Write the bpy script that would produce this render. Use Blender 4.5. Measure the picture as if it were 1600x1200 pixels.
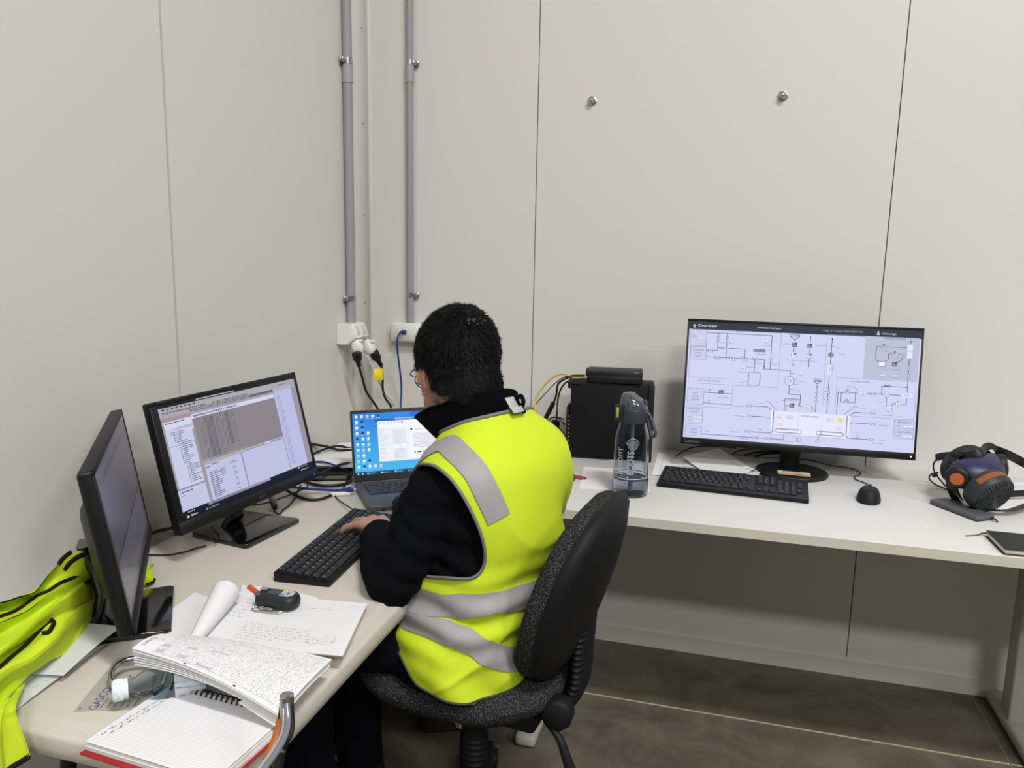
import bpy, bmesh, math, random
import numpy as np
from mathutils import Vector, Matrix, noise

for o in list(bpy.data.objects):
    bpy.data.objects.remove(o, do_unlink=True)
S = bpy.context.scene
COL = S.collection
PI = math.pi
rnd = random.Random(7)

# ---------------------------------------------------------------- camera
F_PX = 1201.9
YAW, PITCH, ROLL = 0.267, 0.1657, 0.0192
CAM = np.array([1.253, -2.5839, 1.3582])
def _axes():
    cy, sy = math.cos(YAW), math.sin(YAW)
    f = np.array([-sy*math.cos(PITCH), cy*math.cos(PITCH), -math.sin(PITCH)])
    r = np.array([cy, sy, 0.0]); u = np.cross(r, f)
    c, s = math.cos(ROLL), math.sin(ROLL)
    return c*r+s*u, -s*r+c*u, f
AR, AU, AF = _axes()
cd = bpy.data.cameras.new('camera'); cam = bpy.data.objects.new('camera', cd); COL.objects.link(cam)
cd.sensor_width = 36; cd.lens = F_PX/1600*36; cd.clip_start = 0.02
cam.matrix_world = Matrix(((AR[0], AU[0], -AF[0], CAM[0]), (AR[1], AU[1], -AF[1], CAM[1]), (AR[2], AU[2], -AF[2], CAM[2]), (0, 0, 0, 1)))
S.camera = cam
def ray(px, py):
    return (px-800)*AR-(py-600)*AU+F_PX*AF
def _at(px, py, ax, val):
    d = ray(px, py); t = (val-CAM[ax])/d[ax]
    return Vector(CAM+t*d)
def at(px, py, z):                                # point of the photo lying at height z, kept inside the room
    p = _at(px, py, 2, z)
    if p.y > -.009: p = _at(px, py, 1, -.009)
    if p.x < .009: p = _at(px, py, 0, .009)
    return p
def aty(px, py, y): return _at(px, py, 1, y)      # ... at distance y from the back wall
def atx(px, py, x): return _at(px, py, 0, x)      # ... at distance x from the left wall
def atd(px, py, d):                               # ... at depth d
    return Vector(CAM+ray(px, py)*d/F_PX)

# ---------------------------------------------------------------- world, lamps, exposure
W = bpy.data.worlds.new('world'); S.world = W; W.use_nodes = True
W.node_tree.nodes['Background'].inputs[0].default_value = (1.0, 0.985, 0.95, 1)
W.node_tree.nodes['Background'].inputs[1].default_value = 0.10
S.view_settings.view_transform = 'Standard'; S.view_settings.look = 'None'
S.view_settings.exposure = 0.07; S.view_settings.gamma = 1.0
try: S.view_settings.use_curve_mapping = False
except Exception: pass
def area(name, loc, size, power, col=(1, .988, .968), look=None):
    l = bpy.data.lights.new(name, 'AREA'); l.shape = 'RECTANGLE'; l.size, l.size_y = size; l.energy = power; l.color = col
    o = bpy.data.objects.new(name, l); COL.objects.link(o); o.location = loc
    if look is not None:
        o.rotation_euler = (Vector(look)-Vector(loc)).to_track_quat('-Z', 'Y').to_euler()
    return o
area('ceiling_lamp', (2.8, -3.3, 5.3), (1.3, .4), 222)
area('ceiling_lamp.001', (5.8, -4.2, 5.3), (1.3, .4), 75)
area('ceiling_lamp.002', (3.6, -7.5, 5.6), (1.8, .6), 300)
area('ceiling_lamp.003', (7.5, -6.0, 5.6), (1.8, .6), 200)

# ---------------------------------------------------------------- materials
def lin(c):
    return tuple(((x/255)/12.92 if x/255 <= .04045 else ((x/255+.055)/1.055)**2.4) for x in c)
_m = {}
def mat(name, col, rough=.5, metal=0, emit=None, es=1.0, alpha=1, trans=0, ior=1.45, noise_=None, bump=None, sheen=0, coat=0, spec=.5):
    """noise_=(scale, colour2, low, high)   bump=(scale, strength)"""
    if name in _m: return _m[name]
    m = bpy.data.materials.new(name); m.use_nodes = True; nt = m.node_tree; b = nt.nodes['Principled BSDF']
    c = lin(col)+(1,)
    b.inputs['Base Color'].default_value = c; b.inputs['Roughness'].default_value = rough; b.inputs['Metallic'].default_value = metal
    b.inputs['Specular IOR Level'].default_value = spec
    b.inputs['IOR'].default_value = ior
    if trans: b.inputs['Transmission Weight'].default_value = trans
    if sheen: b.inputs['Sheen Weight'].default_value = sheen
    if coat: b.inputs['Coat Weight'].default_value = coat; b.inputs['Coat Roughness'].default_value = .08
    if emit is not None:
        b.inputs['Emission Color'].default_value = lin(emit)+(1,); b.inputs['Emission Strength'].default_value = es
    if alpha < 1: b.inputs['Alpha'].default_value = alpha
    if noise_ or bump:
        tc = nt.nodes.new('ShaderNodeTexCoord')
    if noise_:
        n = nt.nodes.new('ShaderNodeTexNoise'); n.inputs['Scale'].default_value = noise_[0]; n.inputs['Detail'].default_value = 6
        r = nt.nodes.new('ShaderNodeValToRGB'); r.color_ramp.elements[0].position = noise_[2]; r.color_ramp.elements[1].position = noise_[3]
        r.color_ramp.elements[0].color = c; r.color_ramp.elements[1].color = lin(noise_[1])+(1,)
        nt.links.new(tc.outputs['Object'], n.inputs['Vector']); nt.links.new(n.outputs[0], r.inputs[0]); nt.links.new(r.outputs[0], b.inputs['Base Color'])
    if bump:
        n = nt.nodes.new('ShaderNodeTexNoise'); n.inputs['Scale'].default_value = bump[0]; n.inputs['Detail'].default_value = 3
        k = nt.nodes.new('ShaderNodeBump'); k.inputs['Strength'].default_value = bump[1]; k.inputs['Distance'].default_value = .002
        nt.links.new(tc.outputs['Object'], n.inputs['Vector']); nt.links.new(n.outputs[0], k.inputs['Height']); nt.links.new(k.outputs[0], b.inputs['Normal'])
    _m[name] = m
    return m
def glow(col, k=1.0):
    """a pixel colour of a lit screen"""
    key = 'screen_%d_%d_%d' % tuple(col)
    if key in _m: return _m[key]
    return mat(key, (4, 4, 5), .35, emit=col, es=k, spec=.25)

# ---------------------------------------------------------------- mesh builder
class MB:
    def __init__(s, M=None):
        s.v = []; s.f = []; s.m = []; s.sm = []; s.mats = []; s.M = M
    def mi(s, m):
        if m not in s.mats: s.mats.append(m)
        return s.mats.index(m)
    def add(s, vs, fs, m, smooth=True, M=None):
        b = len(s.v); k = s.mi(m)
        if M is not None: vs = [M @ Vector(v) for v in vs]
        if s.M is not None: vs = [s.M @ Vector(v) for v in vs]
        s.v += [tuple(v) for v in vs]
        for f in fs:
            s.f.append(tuple(b+i for i in f)); s.m.append(k); s.sm.append(smooth)
        return s
    def bm(s, bm, m, smooth=True, M=None):
        bm.verts.index_update(); bm.normal_update()
        s.add([v.co.copy() for v in bm.verts], [[v.index for v in f.verts] for f in bm.faces], m, smooth, M)
        if smooth:      # large flat faces of a bevelled block stay flat
            nf = len(bm.faces)
            for i, f in enumerate(bm.faces):
                if max(abs(c) for c in f.normal) > .9995: s.sm[len(s.sm)-nf+i] = False
        return s
    def box(s, c, d, m, r=0, seg=2, M=None, rot=None):
        bm = bmesh.new(); bmesh.ops.create_cube(bm, size=1)
        bmesh.ops.scale(bm, vec=d, verts=bm.verts)
        if r > 0:
            bmesh.ops.bevel(bm, geom=bm.edges[:], offset=min(r, min(d)*.49), segments=seg, affect='EDGES', profile=.5)
        T = Matrix.Translation(c)
        if rot is not None: T = T @ rot.to_4x4()
        if M is not None: T = M @ T
        s.bm(bm, m, r > 0, T); bm.free(); return s
    def slab(s, pts, z0, z1, m, r=0, seg=2, M=None):
        """prism over an outline (ccw), optionally with rounded rims"""
        bm = bmesh.new(); vs = [bm.verts.new((p[0], p[1], z0)) for p in pts]
        f = bm.faces.new(vs); e = bmesh.ops.extrude_face_region(bm, geom=[f])
        nv = [x for x in e['geom'] if isinstance(x, bmesh.types.BMVert)]
        bmesh.ops.translate(bm, vec=(0, 0, z1-z0), verts=nv)
        bmesh.ops.recalc_face_normals(bm, faces=bm.faces[:])
        if r > 0:
            ed = [x for x in bm.edges if abs(x.verts[0].co.z-x.verts[1].co.z) < 1e-7]
            bmesh.ops.bevel(bm, geom=ed, offset=r, segments=seg, affect='EDGES', profile=.5)
        s.bm(bm, m, r > 0, M); bm.free(); return s
    def cyl(s, a, b, r, m, r2=None, n=20, cap=True, smooth=True):
        a = Vector(a); b = Vector(b); r2 = r if r2 is None else r2
        return s.rings([ring(a, b-a, r, n), ring(b, b-a, r2, n)], m, cap=cap, smooth=smooth)
    def rings(s, R, m, cap=True, close=True, smooth=True):
        n = len(R[0]); vs = [p for r_ in R for p in r_]; fs = []
        for i in range(len(R)-1):
            for j in range(n if close else n-1):
                k = (j+1) % n
                fs.append((i*n+j, i*n+k, (i+1)*n+k, (i+1)*n+j))
        if cap:
            s.add(vs, fs, m, smooth)
            b = len(s.v)-len(vs); k = s.mi(m)
            s.f.append(tuple(b+i for i in reversed(range(n)))); s.m.append(k); s.sm.append(False)
            s.f.append(tuple(b+(len(R)-1)*n+i for i in range(n))); s.m.append(k); s.sm.append(False)
            return s
        return s.add(vs, fs, m, smooth)
    def lathe(s, prof, m, n=32, o=(0, 0, 0), axis=(0, 0, 1), cap=True):
        o = Vector(o); ax = Vector(axis).normalized()
        return s.rings([ring(o+ax*z, ax, max(r, 1e-5), n) for r, z in prof], m, cap=cap)
    def tube(s, pts, r, m, n=10, res=6, smooth=True, flat=None, spline=True):
        P = spl(pts, res) if spline and len(pts) > 2 else [Vector(p) for p in pts]
        if not callable(r): rr = lambda t: r
        else: rr = r
        R = []; prev = None
        for i, p in enumerate(P):
            t = (P[min(i+1, len(P)-1)]-P[max(i-1, 0)])
            if t.length < 1e-9: t = Vector((0, 0, 1))
            t.normalize()
            if prev is None:
                a = t.orthogonal().normalized()
                if flat: a = (Vector(flat[0])-t*t.dot(Vector(flat[0]))).normalized()
            else:
                a = prev-t*prev.dot(t)
                a = a.normalized() if a.length > 1e-6 else t.orthogonal().normalized()
            prev = a; b = t.cross(a); q = rr(i/(len(P)-1)); fl = flat[1] if flat else 1
            R.append([p+(a*math.cos(w)+b*math.sin(w)*fl)*q for w in [2*PI*k/n for k in range(n)]])
        return s.rings(R, m, smooth=smooth)
    def grid(s, fn, nu, nv, m, closeu=False, M=None, skip=None, matfn=None):
        vs = [fn(i/nu, j/nv) for j in range(nv+1) for i in range(nu+(0 if closeu else 1))]
        w = nu if closeu else nu+1; b = len(s.v); s.add(vs, [], m, True, M)
        for j in range(nv):
            for i in range(nu):
                if skip and skip((i+.5)/nu, (j+.5)/nv): continue
                k = (i+1) % w
                mm = matfn((i+.5)/nu, (j+.5)/nv) if matfn else m
                s.f.append((b+j*w+i, b+j*w+k, b+(j+1)*w+k, b+(j+1)*w+i)); s.m.append(s.mi(mm)); s.sm.append(True)
        return s
    def text(s, txt, size, m, M, align='CENTER', squash=1.0):
        vs, fs = glyphs(txt, align)
        return s.add([(x*size*squash, y*size, 0) for x, y in vs], fs, m, False, M)
    def build(s, name, parent=None, loc=None, rotz=None, **kw):
        me = bpy.data.meshes.new(name); me.from_pydata(s.v, [], s.f)
        for m in s.mats: me.materials.append(m)
        me.polygons.foreach_set('material_index', s.m); me.polygons.foreach_set('use_smooth', s.sm)
        me.validate(clean_customdata=False); me.update()
        if any(s.sm): me.set_sharp_from_angle(angle=math.radians(48))
        o = bpy.data.objects.new(name, me); COL.objects.link(o)
        if parent is not None: o.parent = parent
        if loc is not None: o.location = loc
        if rotz is not None: o.rotation_euler = (0, 0, rotz)
        tag(o, **kw); return o
def ring(c, ax, r, n, ph=0):
    ax = Vector(ax).normalized(); a = ax.cross(Vector((0.123, .97, .21))) if abs(ax.z) > .9 else ax.cross(Vector((0, 0, 1)))
    a.normalize(); b = ax.cross(a)
    return [Vector(c)+(a*math.cos(w)+b*math.sin(w))*r for w in [ph+2*PI*k/n for k in range(n)]]
def spl(pts, res=6, closed=False):
    P = [Vector(p) for p in pts]; out = []; n = len(P)
    for i in range(n if closed else n-1):
        if closed: p0, p1, p2, p3 = P[(i-1) % n], P[i], P[(i+1) % n], P[(i+2) % n]
        else:
            p1, p2 = P[i], P[i+1]; p0 = P[i-1] if i else p1*2-p2; p3 = P[i+2] if i+2 < n else p2*2-p1
        for k in range(res):
            t = k/res; out.append(.5*((2*p1)+(p2-p0)*t+(2*p0-5*p1+4*p2-p3)*t*t+(3*p1-p0-3*p2+p3)*t**3))
    if not closed: out.append(P[-1].copy())
    return out
_g = {}
def glyphs(txt, align='CENTER'):
    k = (txt, align)
    if k in _g: return _g[k]
    c = bpy.data.curves.new('t', 'FONT'); c.body = txt; c.align_x = align; c.align_y = 'CENTER'; c.size = 1; c.resolution_u = 2
    o = bpy.data.objects.new('t', c); me = o.to_mesh()
    r = ([(v.co.x, v.co.y) for v in me.vertices], [tuple(p.vertices) for p in me.polygons])
    o.to_mesh_clear(); bpy.data.objects.remove(o); bpy.data.curves.remove(c)
    _g[k] = r; return r
def tag(o, label=None, cat=None, group=None, kind=None):
    if label: o['label'] = label
    if cat: o['category'] = cat
    if group: o['group'] = group
    if kind: o['kind'] = kind
    return o
def thing(name, loc, label, cat, rotz=0, group=None, M=None):
    o = bpy.data.objects.new(name, None); COL.objects.link(o); o.empty_display_size = .05
    if M is not None: o.matrix_world = M
    else: o.location = loc; o.rotation_euler = (0, 0, rotz)
    return tag(o, label, cat, group)
def copytree(o, parent=None):
    c = o.copy(); COL.objects.link(c); c.parent = parent
    for ch in list(o.children): copytree(ch, c)
    return c
def frame(o, x, y, z=None):
    """matrix whose local x runs along x, local y along y"""
    x = Vector(x).normalized(); z = Vector(x).cross(Vector(y)).normalized() if z is None else z; y = z.cross(x).normalized()
    return Matrix(((x[0], y[0], z[0], o[0]), (x[1], y[1], z[1], o[1]), (x[2], y[2], z[2], o[2]), (0, 0, 0, 1)))
def rrect(w, h, r, n=5, cx=0, cy=0):
    p = []
    for sx, sy, a in ((1, 1, 0), (-1, 1, 90), (-1, -1, 180), (1, -1, 270)):
        for k in range(n+1):
            t = math.radians(a+90*k/n); p.append((cx+sx*(w/2-r)+r*math.cos(t), cy+sy*(h/2-r)+r*math.sin(t)))
    return p

# ---------------------------------------------------------------- flat drawings (screens, papers) laid on a surface
class Draw:
    """marks on a sheet: sheet position (x right, y up, metres) -> 3-D point through fn(x, y, lift)"""
    def __init__(s, mb, fn, dz=.00012, H=None, mk=glow):
        s.mb = mb; s.fn = fn; s.k = 1; s.dz = dz; s.H = H; s.mk = mk
    def p(s, x, y):
        if s.H is None: return x, y
        h = s.H; w = h[6]*x+h[7]*y+1
        return (h[0]*x+h[1]*y+h[2])/w, (h[3]*x+h[4]*y+h[5])/w
    def up(s): s.k += 1
    def poly(s, pts, col, mapped=False, rev=False):
        q = pts if mapped else [s.p(*a) for a in pts]
        A = sum(q[i][0]*q[(i+1) % len(q)][1]-q[(i+1) % len(q)][0]*q[i][1] for i in range(len(q)))
        if A < 0: q = q[::-1]
        s.mb.add([s.fn(a[0], a[1], s.k*s.dz) for a in q], [tuple(range(len(q)))], s.mk(col) if isinstance(col, tuple) else col, False)
    def seg(s, a, b, w, col):
        dx, dy = b[0]-a[0], b[1]-a[1]; L = math.hypot(dx, dy)
        if L < 1e-9: return
        nx, ny = -dy/L*w/2, dx/L*w/2
        s.poly([(a[0]+nx, a[1]+ny), (a[0]-nx, a[1]-ny), (b[0]-nx, b[1]-ny), (b[0]+nx, b[1]+ny)], col, True)
    def line(s, pts, w, col, snap=True, dash=None):
        q = [s.p(*a) for a in pts]
        if snap:
            q = [list(a) for a in q]
            for i in range(len(q)-1):
                dx, dy = abs(q[i+1][0]-q[i][0]), abs(q[i+1][1]-q[i][1])
                if dx < .25*dy: q[i+1][0] = q[i][0]
                elif dy < .12*dx: q[i+1][1] = q[i][1]
        for a, b in zip(q, q[1:]):
            if dash:
                L = math.hypot(b[0]-a[0], b[1]-a[1]); n = max(1, int(L/dash))
                for k in range(n):
                    t0, t1 = k/n, (k+.6)/n
                    s.seg((a[0]+(b[0]-a[0])*t0, a[1]+(b[1]-a[1])*t0), (a[0]+(b[0]-a[0])*t1, a[1]+(b[1]-a[1])*t1), w, col)
            else: s.seg(a, b, w, col)
    def rect(s, x0, y0, x1, y1, col=None, w=0, edge=None, dash=None):
        """x0,y0 / x1,y1 two opposite corners"""
        a = s.p(x0, y0); b = s.p(x1, y1); X0, X1 = sorted((a[0], b[0])); Y0, Y1 = sorted((a[1], b[1]))
        if col is not None: s.poly([(X0, Y0), (X1, Y0), (X1, Y1), (X0, Y1)], col, True)
        if edge is not None:
            H, s.H = s.H, None
            s.line([(X0, Y0), (X1, Y0), (X1, Y1), (X0, Y1), (X0, Y0)], w, edge, False, dash); s.H = H
    def text(s, x, y, t, size, col, align='CENTER', squash=1.0, ang=0):
        a = s.p(x, y); vs, fs = glyphs(t, align); c, sn = math.cos(ang), math.sin(ang)
        m = s.mk(col) if isinstance(col, tuple) else col
        s.mb.add([s.fn(a[0]+(vx*squash*c-vy*sn)*size, a[1]+(vx*squash*sn+vy*c)*size, s.k*s.dz) for vx, vy in vs], fs, m, False)
    def bars(s, x, y, w, h, col, gap=.25, rng=rnd, ch=None):
        """a line of unreadably small print"""
        a = s.p(x, y); cx = a[0]; end = a[0]+w; ch = ch or h
        while cx < end:
            L = ch*rng.uniform(1.2, 4.2); s.poly([(cx, a[1]-h/2), (min(cx+L, end), a[1]-h/2), (min(cx+L, end), a[1]+h/2), (cx, a[1]+h/2)], col, True)
            cx += L+ch*gap*3
    def scrawl(s, x, y, w, h, col, lw, rng=rnd, ang=0):
        """a line of handwriting"""
        cx = 0; c, sn = math.cos(ang), math.sin(ang)
        while cx < w:
            n = rng.randint(2, 6); pts = []
            for k in range(n*3):
                pts.append((cx, h*rng.uniform(-.5, .5)*(1.5 if rng.random() < .12 else .8))); cx += h*rng.uniform(.1, .26)
            s.line([(x+a*c-b*sn, y+a*sn+b*c) for a, b in pts], lw, col, False)
            cx += h*.7
    def disc(s, x, y, r, col, n=20, edge=None, w=0):
        a = s.p(x, y); q = [(a[0]+r*math.cos(2*PI*k/n), a[1]+r*math.sin(2*PI*k/n)) for k in range(n)]
        if col is not None: s.poly(q, col, True)
        if edge is not None:
            for k in range(n): s.seg(q[k], q[(k+1) % n], w, edge)
def homog(src, dst):
    A = []; B = []
    for (x, y), (u, v) in zip(src, dst):
        A.append([x, y, 1, 0, 0, 0, -u*x, -u*y]); B.append(u); A.append([0, 0, 0, x, y, 1, -v*x, -v*y]); B.append(v)
    return list(np.linalg.solve(np.array(A, float), np.array(B, float)))

# ---------------------------------------------------------------- shared materials
M_wall = mat('wall_panel_paint', (210, 208, 203), .42, bump=(9, .03), spec=.35)
M_joint = mat('panel_joint', (104, 100, 92), .8)
M_skirt = mat('skirting_vinyl', (205, 204, 192), .55)
M_flash = mat('flashing_metal', (214, 212, 205), .4)
M_pvc = mat('grey_pvc', (148, 148, 149), .45)
M_zinc = mat('zinc', (190, 190, 190), .3, 1)
M_white = mat('white_plastic', (226, 224, 216), .4)
M_black = mat('black_plastic', (16, 16, 18), .5, spec=.4)
M_blackg = mat('gloss_black_plastic', (10, 10, 11), .12, coat=.6)
M_blackm = mat('matt_black_plastic', (15, 16, 18), .6, spec=.4)
M_cable = mat('black_cable', (15, 15, 16), .5)
M_blue = mat('blue_cable', (22, 44, 130), .45)
M_paper = mat('paper', (222, 222, 224), .75, spec=.2)
M_paperg = mat('grey_print_paper', (205, 206, 206), .75, spec=.2)
M_ink = mat('ink', (50, 50, 60), .7)
M_inkl = mat('light_ink', (120, 120, 128), .7)
M_inkp = mat('pale_rule', (188, 192, 200), .7)
M_steel = mat('steel', (185, 183, 178), .22, 1)
M_hv = mat('hi_vis_fabric', (196, 217, 44), .75, spec=.25, bump=(900, .15))
M_refl = mat('reflective_tape', (152, 150, 152), .5, spec=.4)
M_cloth = mat('black_fleece', (10, 11, 15), .95, spec=.1)
M_bind = mat('dark_binding', (28, 28, 24), .8, spec=.2)
M_desk = mat('desk_laminate', (208, 207, 203), .38, spec=.4)
M_desk_edge = mat('desk_edge_band', (200, 196, 182), .5)
M_plast = mat('table_plastic', (196, 190, 178), .5, bump=(160, .12), spec=.35)
# ================================================================= the room
def wall_panels(name, edges, H, axis):
    """sandwich panels side by side with a dark 4 mm joint"""
    mb = MB(); g = .0017 if axis == 'y' else .0036
    for a, b in zip(edges, edges[1:]):
        a2, b2 = a+g, b-g
        if axis == 'y': mb.box(((a2+b2)/2, .05, H/2), (b2-a2, .1, H), M_wall)
        else: mb.box((-.05, (a2+b2)/2, H/2), (.1, b2-a2, H), M_wall)
    lo, hi = edges[0], edges[-1]
    if axis == 'y': mb.box(((lo+hi)/2, .055, H/2), (hi-lo, .088, H-.01), M_joint)
    else: mb.box((-.055, (lo+hi)/2, H/2), (.088, hi-lo, H-.01), M_joint)
    return mb.build(name, kind='structure')
wall_panels('wall_back', [-.1, .6171, 1.7141, 2.811, 3.908, 5.005], 4.2, 'y')
wall_panels('wall_left', [-5.44, -4.34, -3.24, -2.14, -1.035, 0.0], 4.2, 'x')
mf = mat('concrete_floor', (98, 93, 80), .5, bump=(30, .15), spec=.4)
nt = mf.node_tree; b = nt.nodes['Principled BSDF']; tc = nt.nodes.new('ShaderNodeTexCoord')
n1 = nt.nodes.new('ShaderNodeTexNoise'); n1.inputs['Scale'].default_value = 3.2; n1.inputs['Detail'].default_value = 9; n1.inputs['Roughness'].default_value = .68; n1.inputs['Distortion'].default_value = 1.2
r1 = nt.nodes.new('ShaderNodeValToRGB'); r1.color_ramp.elements[0].position = .36; r1.color_ramp.elements[1].position = .72
r1.color_ramp.elements[0].color = lin((78, 73, 62))+(1,); r1.color_ramp.elements[1].color = lin((114, 109, 95))+(1,)
nt.links.new(tc.outputs['Object'], n1.inputs['Vector']); nt.links.new(n1.outputs[0], r1.inputs[0]); nt.links.new(r1.outputs[0], b.inputs['Base Color'])
MB().box((2.4, -2.8, -.05), (5.2, 5.6, .1), mf).build('floor', kind='structure')
M_line = mat('floor_joint_sealant', (178, 170, 140), .7)
mb = MB()
mb.box((2.5, -.3615, .0006), (5, .005, .0012), M_line)
mb.build('trim_1', kind='structure')
mb = MB(); mb.box((2.09, -1.4, .0006), (.003, 2.8, .0012), mat('floor_scratch', (128, 122, 104), .7)); mb.build('trim_2', kind='structure')
# cove skirting: a small L with a rounded top
def skirt(name, axis, a, b):
    prof = [(0, 0), (.006, 0), (.006, .058), (.004, .064), (0, .066)]
    R = []
    for t in (a, b):
        R.append([Vector((t, -u, v)) if axis == 'x' else Vector((u, t, v)) for u, v in prof])
    return MB().rings(R, M_skirt, smooth=False).build(name, kind='structure')
skirt('baseboard_back', 'x', 0.0, 5.0); skirt('baseboard_left', 'y', -5.4, 0.0)
# pressed metal corner flashing with pop rivets
mb = MB()
mb.box((.0012, -.068, 2.1), (.0024, .134, 4.1), M_flash, .0008, 1)
mb.box((.0045, -.131, 2.1), (.005, .004, 4.1), M_flash, .001, 1)
mb.box((.008, -.0012, 2.1), (.014, .0024, 4.1), M_flash, .0008, 1)
tr = mb.build('trim_3', kind='structure')
riv = MB(); 
for z in np.arange(.25, 4.0, .31):
    for y in (-.125, -.042):
        riv.lathe([(.0035, 0), (.003, .0012), (.0012, .0018)], mat('rivet', (120, 116, 108), .4, .6), 10, (.0024, y, z), (1, 0, 0))
riv.build('trim_4', kind='structure')

# ---- domed wall fixings
for i, (x, z, lab) in enumerate(((.797, 1.856, 'left one of two domed steel wall fixings, nearer the corner'), (1.383, 1.852, 'right one of two domed steel wall fixings, above the large monitor'))):
    t = thing('wall_fixing', (x, 0, z), lab, 'bolt', group='steel fixings on the back wall')
    MB().lathe([(.0155, 0), (.0155, .0015), (.0125, .003), (.0125, .0032)], M_zinc, 24, axis=(0, -1, 0)).build('washer', t)
    MB().lathe([(.0098, .003), (.0098, .012), (.0085, .019), (.005, .0225), (.0008, .0235)], M_steel, 20, axis=(0, -1, 0)).build('dome_nut', t)

# ---- conduits
def conduit(name, x, y, z0, r, axis, label, joint, clips, clipdir):
    t = thing(name, (x, y, z0), label, 'conduit', group='grey conduits beside the corner')
    MB().cyl((0, 0, 0), (0, 0, 4.1-z0), r, M_pvc, n=24).build('pipe', t)
    MB().cyl((0, 0, joint[0]-z0), (0, 0, joint[1]-z0), r+.0022, mat('pvc_coupling', (158, 156, 158), .4), n=24).build('coupling', t)
    for z in clips:
        mb = MB(); zz = z-z0
        d = Vector(clipdir); out = Vector((1, 0, 0)) if axis == 'x' else Vector((0, -1, 0))
        mb.cyl((0, 0, zz-.009), (0, 0, zz+.009), r+.0016, M_zinc, n=24)
        # ear carrying the screw
        e = d*(r+.014)-out*(r*.2)
        for q in (.35, .6, .85): pass
        rot = Matrix((d, Vector((0, 0, 1)).cross(d), Vector((0, 0, 1)))).transposed()
        mb.box(d*(r+.009)+out*.0+Vector((0, 0, zz)), (.022, .004, .017), M_zinc, .001, 1, rot=rot)
        mb.box(d*(r+.009)-out*(r*.55)+Vector((0, 0, zz)), (.020, .006, .014), M_zinc, .001, 1, rot=rot)
        mb.lathe([(.0045, 0), (.0045, .003), (.002, .004)], M_steel, 10, d*(r+.012)+out*.002+Vector((0, 0, zz)), out)
        mb.build('saddle_clip', t)
    return t
conduit('conduit_pipe', .017, -.178, 1.118, .0155, 'x', 'thicker grey conduit rising from the angled power outlet on left wall', (1.905, 1.962), (1.973, 1.203), (0, -1, 0))
conduit('conduit_pipe', .167, -.014, 1.111, .0125, 'y', 'thinner grey conduit rising from the network box on back wall', (1.935, 1.992), (1.998, 1.213), (1, 0, 0))

# ---- network box with blue cable
t = thing('network_box', (.185, 0, 1.045), 'flat white wall box with one blue network lead plugged in', 'wall box')
MB().box((0, -.018, .033), (.17, .036, .068), M_white, .003, 2).build('housing', t)
MB().box((0, -.0375, .033), (.150, .003, .060), M_white, .0015, 1).build('face_plate', t)
mb = MB(); mb.box((-.032, -.0395, .034), (.017, .003, .016), mat('socket_dark', (60, 62, 66), .5), .0005, 1); mb.build('network_port', t)
p0 = Vector((.185-.032, -.045, 1.081))
mb = MB(); mb.box(p0+Vector((0, -.006, 0)), (.012, .03, .010), M_blue, .002, 1)
mb.tube([p0+Vector((0, -.018, 0)), p0+Vector((-.004, -.034, -.008)), p0+Vector((-.008, -.038, -.05)), aty(627, 600, -.05), aty(626, 640, -.07), aty(628, 690, -.12), at(620, 705, .71)], .0033, M_blue, 10)
mb.build('network_cable', label='blue network cable hanging straight down from the white wall box', cat='cable')

# ---- angled double power outlet on the left wall
ox, oy, oz = 0, -.2, 1.05
t = thing('power_outlet', (0, -.205, 1.05), 'angled white double power outlet under the thicker conduit', 'power outlet')
# body: section in x-z, front face slanting down
prof = [(0, 0), (.040, 0), (.067, .022), (.050, .070), (0, .070)]
R = [[Vector((u, -.050+k*.110, v)) for u, v in prof] for k in (0, 1)]
mb = MB(); bm = bmesh.new(); V = [[bm.verts.new(p) for p in r_] for r_ in R]
bm.faces.new(V[0]); bm.faces.new(V[1][::-1])
for j in range(5): bm.faces.new([V[0][j], V[1][j], V[1][(j+1) % 5], V[0][(j+1) % 5]])
bmesh.ops.recalc_face_normals(bm, faces=bm.faces[:]); bmesh.ops.bevel(bm, geom=bm.edges[:], offset=.003, segments=2, affect='EDGES')
mb.bm(bm, M_white, True); bm.free(); mb.build('housing', t)

# switch plate facing out and up, with two rockers
fr = frame(Vector((.0585, .005, .046)), Vector((0, 1, 0)), Vector((-.017, 0, .048)))
MB().box((0, 0, .0015), (.100, .050, .004), M_white, .0018, 2, M=fr).build('face_plate', t)
for q in (-.021, .021):
    mb = MB(); mb.box((q, .001, .0045), (.015, .030, .004), mat('rocker_grey', (196, 194, 186), .4), .0018, 2, M=fr); mb.build('rocker_switch', t)
# moulded white plug-in adaptors below it
def adaptor(px, py, x, lab, yaw):
    c = atx(px, py, x)
    t = thing('plug_adaptor', c, lab, 'adaptor', yaw, group='white adaptors in the power outlet')
    mb = MB()
    R = []
    for z, w, d, off in ((.027, .012, .010, -.012), (.024, .026, .026, -.008), (.012, .036, .036, -.002), (-.006, .038, .040, .002), (-.018, .034, .034, .004), (-.025, .020, .022, .004)):
        R.append([Vector((off+p[0], p[1], z)) for p in rrect(d, w, min(w, d)*.36, 4)])
    mb.rings(R, M_white); mb.build('housing', t)
    mb = MB(); mb.box((.012, 0, .020), (.016, .020, .008), M_white, .003, 2); mb.build('socket_lip', t)
    return c
c1 = adaptor(558, 541, .062, 'left white adaptor of two in the power outlet, holding a downward black plug', .2)
c2 = adaptor(577, 542, .070, 'right white adaptor of two in the power outlet, holding a slanted black plug', -.2)
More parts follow.
